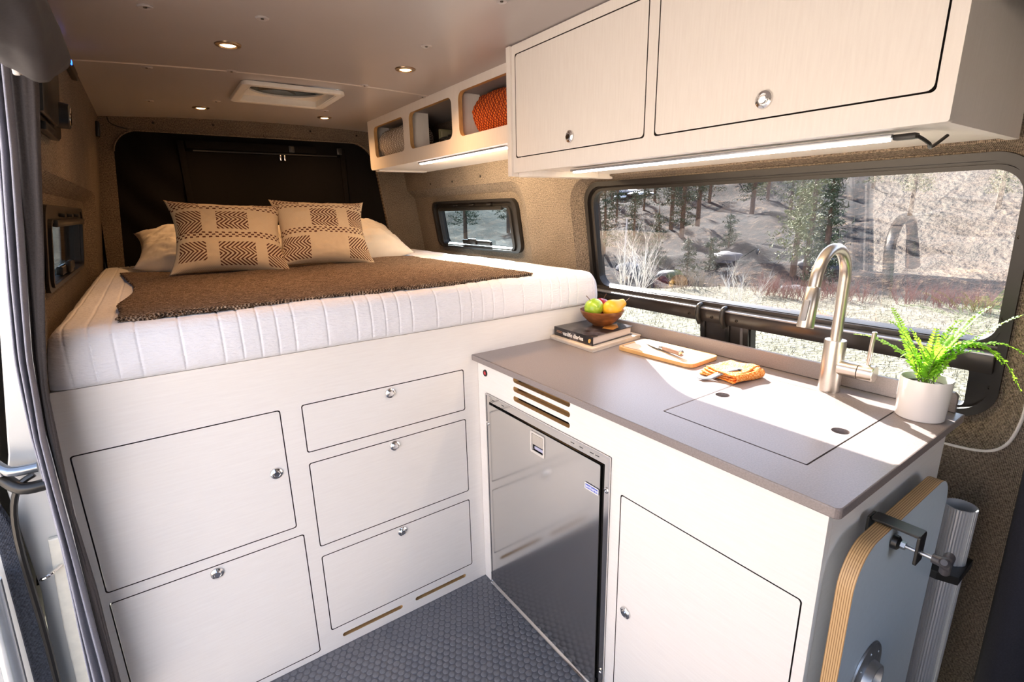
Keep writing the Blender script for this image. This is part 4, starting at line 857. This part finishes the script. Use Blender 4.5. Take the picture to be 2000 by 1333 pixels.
# right-hand dark curtain near the camera
ct2 = root('cab_curtain', (.6, -1.4, 0), 'near-black navy curtain hanging at the right edge beside the tweed wall', 'curtain')
NAVY = simple('navy_curtain_cloth', (.022, .022, .035), .8, scale=300, amt=.2)
P = np.zeros((80, 30, 3))
for i in range(80):
    for j in range(30):
        s, t = i / 79, j / 29; z = .0 + t * 1.80; P[i, j] = (XR(z) - .075 - .016 * math.sin(s * 30) - .02 * s, -1.262 - s * .65, z)
solidify(mesh_obj('pleated_cloth', grid_mesh(P), NAVY, ct2), .003, 0)
tag(box('headliner_roll', (.20, .60, -1.36, -1.20, 1.66, 1.83), NAVY, None, .05, None, 4), 'dark padded roll under the ceiling at the upper right edge', 'padding')

# ================================================================== DOOR PILLAR AND SLIDING DOOR (left edge)
BODY = M('silver_white_paint', (.62, .62, .60), .28, .2, Coat_Weight=.5).vary(6, .04).m
tr = struct(bpy.data.objects.new('trim_1', None)); COL.objects.link(tr); put(tr, None, Matrix.Translation((-1.14, -.08, .6))); lab(tr, 'silver-white painted door pillar behind the curtain')
pil = [(-1.20, -.05), (-1.125, -.05), (-1.10, .30), (-1.09, .75), (-1.085, 1.0), (-1.07, 1.2), (-1.03, 1.5), (-1.0, 1.8), (-1.055, 1.8), (-1.075, 1.45), (-1.10, 1.31), (-1.12, 1.17), (-1.158, .92), (-1.175, .85), (-1.17, .6), (-1.19, .35)]
plate('pillar', [pil], .04, BODY, tr, MBy(-.095), .003)
plate('pillar_step', [[(-1.165, .10), (-1.13, .10), (-1.105, .5), (-1.108, .72), (-1.135, .72), (-1.15, .5)]], .014, simple('cream_primer', (.75, .72, .62), .35), tr, MBy(-.109), .003)
for k, z in enumerate((.35, .52, .98, 1.06, 1.16)): plate('seal_joint', [rrect(-1.150 + .045 * (z > .9), -1.118 + .045 * (z > .9) - .01, z, z + .02, .004)], .003, BODY, tr, MBy(-.098), .001)
tube('striker', smooth_path([(-1.125, -.108, .655), (-1.14, -.135, .655), (-1.155, -.135, .650), (-1.15, -.108, .640)], 4), .0035, CHROME, tr, 8)
sd = root('sliding_door', (-1.25, .0, .3), 'silver sliding door standing open outside the left side of the van', 'door')
plate('door_edge', [[(-1.30, .0), (-1.188, .0), (-1.190, .5), (-1.185, .80), (-1.20, .90), (-1.30, .90)]], .03, BODY, sd, MBy(-.12), .006)
MESHP = weave('charcoal_ribbed_liner', (.02, .022, .03), (.09, .10, .13), 1500)
plate('liner', [[(-1.222, .10), (-1.184, .10), (-1.172, .5), (-1.168, .76), (-1.182, .83), (-1.20, .76)]], .02, MESHP, sd, MBy(-.137), .003)
tube('rubber_seal', smooth_path([(-1.186, -.145, .12), (-1.172, -.145, .5), (-1.168, -.145, .76), (-1.150, -.145, .86), (-1.12, -.14, .885)], 5), .006, BLACKP, sd, 8)
boxes('door_skin', [(-1.36, -1.30, -.13, 1.1, .0, 1.0)], BODY, sd, .01)
tube('handle_bar', smooth_path([(-1.24, -.17, .15), (-1.225, -.175, .45), (-1.215, -.17, .70)], 5), .016, simple('silver_bar', (.6, .63, .65), .25, .8), sd, 16)
tube('roller_arm', smooth_path([(-1.175, -.13, .925), (-1.15, -.15, .905), (-1.11, -.15, .902)], 4), .010, simple('dark_chrome', (.25, .27, .30), .2, .9), sd, 12)
tube('roller_arm', smooth_path([(-1.165, -.13, .885), (-1.14, -.15, .865), (-1.105, -.15, .862)], 4), .012, BLACKP, sd, 12)
lathe('roller', [(0, 0), (.02, 0), (.02, .015), (0, .015)], CHROME, sd, Matrix.Translation((-1.175, -.14, .90)), 20)

# ================================================================== OUTDOORS
ORD = 'first second third fourth fifth sixth seventh eighth ninth tenth eleventh twelfth thirteenth fourteenth fifteenth sixteenth seventeenth eighteenth nineteenth twentieth twenty-first twenty-second twenty-third twenty-fourth twenty-fifth twenty-sixth twenty-seventh twenty-eighth twenty-ninth thirtieth'.split()
def nth(us, k): return ORD[sorted(us).index(us[k])]
GZ = -.72
def terr(x, y):
    dx, dy = x + .2, y - 0; r = math.hypot(dx, dy); right = dx > 0
    n = fbm(x, y, 0, .09, 4); h = GZ
    az = math.atan2(dy, dx)
    if right or abs(az) < 1.9:
        e = 12.6 + 1.2 * math.sin(az * 5) + .6 * n
        if r > e: h -= min(1.0, (r - e) / 3) * 2.0
        if r > 21: h += (r - 21) * .13 + n * 1.0 * min(1, (r - 21) / 8)
        if r > 55: h += (r - 55) * .16
        if r < e: h += .04 * fbm(x, y, 3, .8, 2)
    else:
        if r > 3.5: h += (r - 3.5) * .26 + n * .8 * min(1, (r - 3.5) / 8)
    return h
GR = M('dry_meadow_and_slope', (.5, .45, .3), .95, spec=.1); gp = GR.t.nodes.new('ShaderNodeNewGeometry'); sx_ = GR.t.nodes.new('ShaderNodeSeparateXYZ'); GR.t.links.new(gp.outputs[0], sx_.inputs[0])
X_, Y_ = Ex(GR.t, sx_.outputs[0]), Ex(GR.t, sx_.outputs[1]); R2 = (X_ * X_ + Y_ * Y_)._m('SQRT'); n1 = GR.noise(.22, detail=6, rough=.6); n2 = GR.noise(2.2, detail=5, rough=.7); n3 = GR.noise(14, detail=3)
far_c = GR.ramp(n1 * .3 + n2 * .7, [(.34, (.006, .008, .008)), (.45, (.014, .015, .016)), (.50, (.022, .018, .017)), (.56, (.042, .030, .025)), (.66, (.15, .105, .065))])
near_c = GR.ramp(n2 * .4 + n3 * .6, [(.30, (.06, .055, .035)), (.5, (.145, .135, .10)), (.68, (.23, .215, .175))])
left_sunlit_c = GR.ramp(n1 * .3 + n2 * .4 + n3 * .3, [(.3, (.30, .23, .18)), (.5, (.46, .38, .31)), (.68, (.56, .49, .40))])  # left ground coloured brighter, for sunlit bounce and the window reflection
rf = (R2 - 12.2) * .8; rf = rf.mx(0).mn(1)
GR.color(GR.mix(X_.lt(-1.5), GR.mix(rf, near_c, far_c), left_sunlit_c)); GR.bump(n2 + n3 * .5, .15, .7); GR = GR.m
rs = np.concatenate([np.linspace(0, 12, 20), np.linspace(12.3, 30, 44), np.geomspace(31, 160, 46)]); P = np.zeros((241, len(rs), 3))
for i in range(241):
    a = 2 * math.pi * i / 240
    for j, r in enumerate(rs): x, y = r * math.cos(a), r * math.sin(a); P[i, j] = (x - .2, y, terr(x - .2, y))
g = struct(mesh_obj('ground', grid_mesh(P), GR), 'pale dry meadow rising to a brown hillside'); 
def gdir(u, v, r):
    d = ray(u, v); d = d / math.hypot(d[0], d[1]); x, y = CAM[0] + d[0] * r, CAM[1] + d[1] * r; return Vector((x, y, terr(x, y)))
# grass tufts
n = 15000; V, F = np.zeros((n * 3, 3)), []
for k in range(n):
    a = math.radians(random.uniform(-5, 75)); r = random.uniform(2.0, 13.6) ; x, y = r * math.cos(a), r * math.sin(a); h = random.uniform(.03, .09) * (1 + .8 * (r > 12)); w = .006; t = random.uniform(0, 6.28)
    z = terr(x, y); V[3 * k] = (x - w * math.cos(t), y - w * math.sin(t), z - .01); V[3 * k + 1] = (x + w * math.cos(t), y + w * math.sin(t), z - .01); V[3 * k + 2] = (x + random.uniform(-.03, .03), y + random.uniform(-.03, .03), z + h); F.append((3 * k, 3 * k + 1, 3 * k + 2))
o = tag(soup('dry_grass', V, F, simple('straw_grass', (.19, .175, .12), .9, scale=3, amt=.2)), 'short pale dry grass across the meadow outside', 'grass'); o['kind'] = 'stuff'
# twiggy shrubs
def twigs(name, loc, h, spread, n, mat_, lbl, cat, grp=None, seed=0, depth=2, parent=None):
    r_ = random.Random(seed); V, F = [], []
    def seg(a, b, w):
        d = (b - a).normalized(); s = d.orthogonal().normalized(); t = d.cross(s); o = len(V)
        for q, ww in ((a, w), (b, w * .55)):
            for k in range(3): V.append(tuple(q + (s * math.cos(2.094 * k) + t * math.sin(2.094 * k)) * ww))
        for k in range(3): F.append((o + k, o + (k + 1) % 3, o + 3 + (k + 1) % 3, o + 3 + k))
    def grow(p, d, L, w, lv):
        segs = 3
        for k in range(segs):
            q = p + d * (L / segs); seg(p, q, w); p = q; w *= .8; d = (d + Vector((r_.uniform(-.18, .18), r_.uniform(-.18, .18), .06))).normalized()
            if lv > 0:
                for _ in range(2): grow(p, (d + Vector((r_.uniform(-.7, .7), r_.uniform(-.7, .7), r_.uniform(0, .4)))).normalized(), L * .5, w * .6, lv - 1)
    for k in range(n):
        a = r_.uniform(0, 6.28); s = r_.uniform(0, spread); grow(Vector(loc) + Vector((math.cos(a) * s * .3, math.sin(a) * s * .3, -.05)), Vector((math.cos(a) * s, math.sin(a) * s, 1)).normalized(), h * r_.uniform(.6, 1), .009 * h + .004, depth)
    return tag(soup(name, V, F, mat_), lbl, cat, grp)
BARE = simple('bleached_twigs', (.65, .62, .55), .8); RTW = simple('reddish_willow_twigs', (.26, .14, .115), .8); GTW = simple('grey_twigs', (.28, .24, .19), .8)
twigs('bare_shrub', gdir(1222, 550, 12.6), 1.1, .30, 6, BARE, 'smaller pale bare shrub at the left of the window view', 'shrub', None, 1, 2)
twigs('bare_shrub', gdir(1247, 560, 12.0), 1.3, .32, 8, BARE, 'larger pale bare shrub beside the smaller one in the window', 'shrub', None, 2, 2)
twigs('bare_shrub', gdir(1440, 590, 11.2), .75, .7, 8, BARE, 'low pale bare shrub on the meadow edge mid-window', 'shrub', None, 3, 2)
WU = (1330, 1370, 1490, 1510, 1535, 1560, 1590, 1610, 1640, 1690, 1775, 1810, 1840, 1870, 1905, 1940)
for k, u in enumerate(WU):
    twigs('willow_shrub', gdir(u, 560, 12.9 + .9 * random.random()), random.uniform(.30, .48), .8, 16, RTW if k > 1 else GTW, ('reddish' if k > 1 else 'greyish') + ' leafless shrub on the far meadow edge, ' + nth(WU, k) + ' from the left in the row', 'shrub', 'leafless shrubs on the meadow edge', 10 + k, 2)
def pine(loc, h, w, seed, lbl, col, bare=.35, grp='pines on the slope'):
    r_ = random.Random(seed); g_ = np.random.default_rng(seed); T = root('pine_tree', loc, lbl, 'tree', grp)
    loc = Vector(loc); tube('trunk', [loc - Vector((0, 0, .3)), loc + Vector((.05, 0, h * .5)), loc + Vector((0, .05, h))], [h * .022, h * .016, h * .004], PTR, T, 8)
    V, F = [], []
    for L in range(int(h * 3.2)):
        z = h * (bare + (1 - bare) * L / (h * 3.2)); rad = w * (1 - (z / h - bare) / (1 - bare) * .85) * r_.uniform(.6, 1.05)
        for b in range(5):
            a = r_.uniform(0, 6.28); L_ = rad * r_.uniform(.6, 1)
            nq = int(24 + L_ * 18); ts = g_.uniform(.15, 1, nq)
            c = np.stack([loc.x + np.cos(a) * ts * L_, loc.y + np.sin(a) * ts * L_, loc.z + z - ts * L_ * .12 + .05 * np.sin(ts * 9)], 1) + g_.normal(0, .10 * (.4 + .6), (nq, 3)) * np.array([1, 1, .55])
            d1 = g_.normal(0, 1, (nq, 3)); d1 /= np.linalg.norm(d1, axis=1)[:, None]; d2 = g_.normal(0, 1, (nq, 3)); d2 /= np.linalg.norm(d2, axis=1)[:, None]; s = g_.uniform(.07, .17, nq)[:, None]
            o = sum(len(v) for v in V); V.append(np.stack([c - d1 * s * .6, c + d2 * s * .35, c + d1 * s], 1).reshape(-1, 3)); F += [(o + 3 * i, o + 3 * i + 1, o + 3 * i + 2) for i in range(nq)]
    soup('foliage', np.concatenate(V), F, col, T)
PTR = simple('pine_bark', (.10, .06, .04), .9, scale=8, amt=.3); NEED = simple('pine_needles', (.035, .055, .025), .8, scale=2, amt=.4); NEED2 = simple('yellow_green_needles', (.11, .13, .04), .8, scale=2, amt=.35)
pines = [(1182, 33, 5, 1.8, 0), (1196, 52, 7, 2.2, 0), (1240, 36, 4.2, 1.5, 0), (1258, 48, 5, 1.8, 0), (1278, 56, 7, 2.2, 0), (1302, 64, 7, 2.2, 0), (1385, 56, 8, 2.4, 0), (1445, 62, 8, 2.4, 0), (1498, 54, 8, 2.2, 1), (1545, 46, 7, 2.0, 0), (1350, 27, 2.2, 1.0, 0), (1395, 29, 2.0, .9, 0), (1430, 34, 2.4, 1.0, 0), (1190, 62, 8, 2, 0), (1313, 40, 7.5, 1.6, 0), (1335, 38, 8, 1.7, 0), (1365, 42, 8.5, 1.7, 0), (1290, 30, 3.4, 1.0, 0), (1470, 48, 9, 2.0, 0), (1565, 27, 7.0, 1.9, 1), (1590, 24, 6.5, 1.8, 1), (1625, 20, 6, 1.2, 0), (1205, 45, 5, 1.5, 0), (1230, 75, 8, 2.2, 0), (1410, 70, 7, 2, 0), (1700, 60, 8, 2, 1), (1780, 45, 7, 1.8, 1), (1950, 50, 8, 2, 1), (1265, 26, 1.6, .7, 0), (1520, 65, 8, 2, 0)]
for k, (u, r, h, w, c) in enumerate(pines):
    pine(gdir(u, 400, r), h, w, 40 + k, ('yellow-green' if c else 'dark green') + ' pine on the slope, ' + nth([p_[0] for p_ in pines if p_[4] == c], [p_[0] for p_ in pines if p_[4] == c].index(u)) + ' from the left in the big window', NEED2 if c else NEED, (.26 if h > 6 and r < 50 else .08) if k % 3 else .14, 'yellow-green pines on the slope' if c else 'dark pines on the slope')
for k, (az, r) in enumerate(((55, 40), (60, 34), (66, 45))):
    a = math.radians(az); x, y = r * math.cos(a), r * math.sin(a); pine(Vector((x, y, terr(x, y))), 7, 1.7, 80 + k, 'dark pine beyond the small bed window, ' + ('right one', 'middle one', 'left one')[k], NEED, .2, 'dark pines on the slope')
RK = simple('river_boulder', (.055, .055, .065), .85, scale=2, amt=.35, bd=.02)
BL = ((1178, 560, 17, .9), (1200, 560, 19, .8), (1290, 560, 16, .7), (1330, 550, 21, 1.3), (1365, 550, 17, .6), (1400, 550, 20, 1.2), (1440, 550, 22, 1.0), (1475, 550, 18, .9), (1515, 550, 21, 1.3), (1560, 550, 24, 1.4), (1640, 560, 19, 1.1), (1665, 560, 17, .8), (1700, 550, 18, 1.2), (1740, 550, 20, 1.0), (1230, 530, 28, 1.3), (1310, 530, 27, 1.2), (1420, 520, 30, 1.6), (1600, 520, 28, 1.5), (1260, 560, 16.5, .6), (1820, 550, 19, 1.1), (1901, 550, 20, 1.2))
for k, (u, v, r, s) in enumerate(BL):
    p = gdir(u, v, r); bm = bmesh.new(); bmesh.ops.create_icosphere(bm, subdivisions=3, radius=1)
    for q in bm.verts: q.co *= 1 + .35 * noise.noise(q.co * 1.2 + Vector((k * 5, 0, 0))) + .12 * noise.noise(q.co * 3.5 + Vector((k * 5, 0, 0))); q.co.z *= .5; q.co *= s * .55
    tag(mesh_obj('boulder', bm_mesh(bm, ang=50), RK, None, Matrix.Translation(p + Vector((0, 0, .12 * s)))), ('large' if s > 1.15 else 'medium' if s > .85 else 'small') + ' grey boulder in the river bed outside, ' + nth([b_[0] for b_ in BL], k) + ' boulder from the left', 'boulder', 'boulders beyond the meadow')
SN = simple('snow', (.85, .88, .95), .7)
SNL = ((1225, 62, 1.6), (1250, 60, 1.5), (1280, 68, 1.0), (1290, 72, 1.2), (1212, 61, .9))
for k, (u, r, s) in enumerate(SNL):
    p = gdir(u, 400, r); bm = bmesh.new(); bmesh.ops.create_icosphere(bm, subdivisions=2, radius=1)
    for q in bm.verts: q.co *= 1 + .5 * noise.noise(q.co * 1.5 + Vector((k * 5, 0, 0))); q.co.z *= .22; q.co.x *= s; q.co.y *= s
    tag(mesh_obj('snow_patch', bm_mesh(bm), SN, None, Matrix.Translation(p)), 'leftover snow patch high on the slope, ' + nth([b_[0] for b_ in SNL], k) + ' patch from the left', 'snow patch', 'snow patches on the slope')
tag(tube('utility_pole', [gdir(1219, 500, 26), gdir(1219, 500, 26) + Vector((.1, 0, 3.1))], [.05, .035], simple('pale_pole', (.5, .48, .45), .7), None, 8), 'thin pale pole at the left of the window view', 'pole')
pf = gdir(1570, 690, 2.75)
tag(box('fence_post', (-.05, .05, -.05, .05, 0, .95), simple('weathered_post', (.25, .18, .12), .85, scale=6, amt=.3, stretch=(6, 6, 1)), None, .008, Matrix.Translation(Vector((pf.x, pf.y, GZ)))), 'weathered wooden post seen through the lower window pane', 'post')
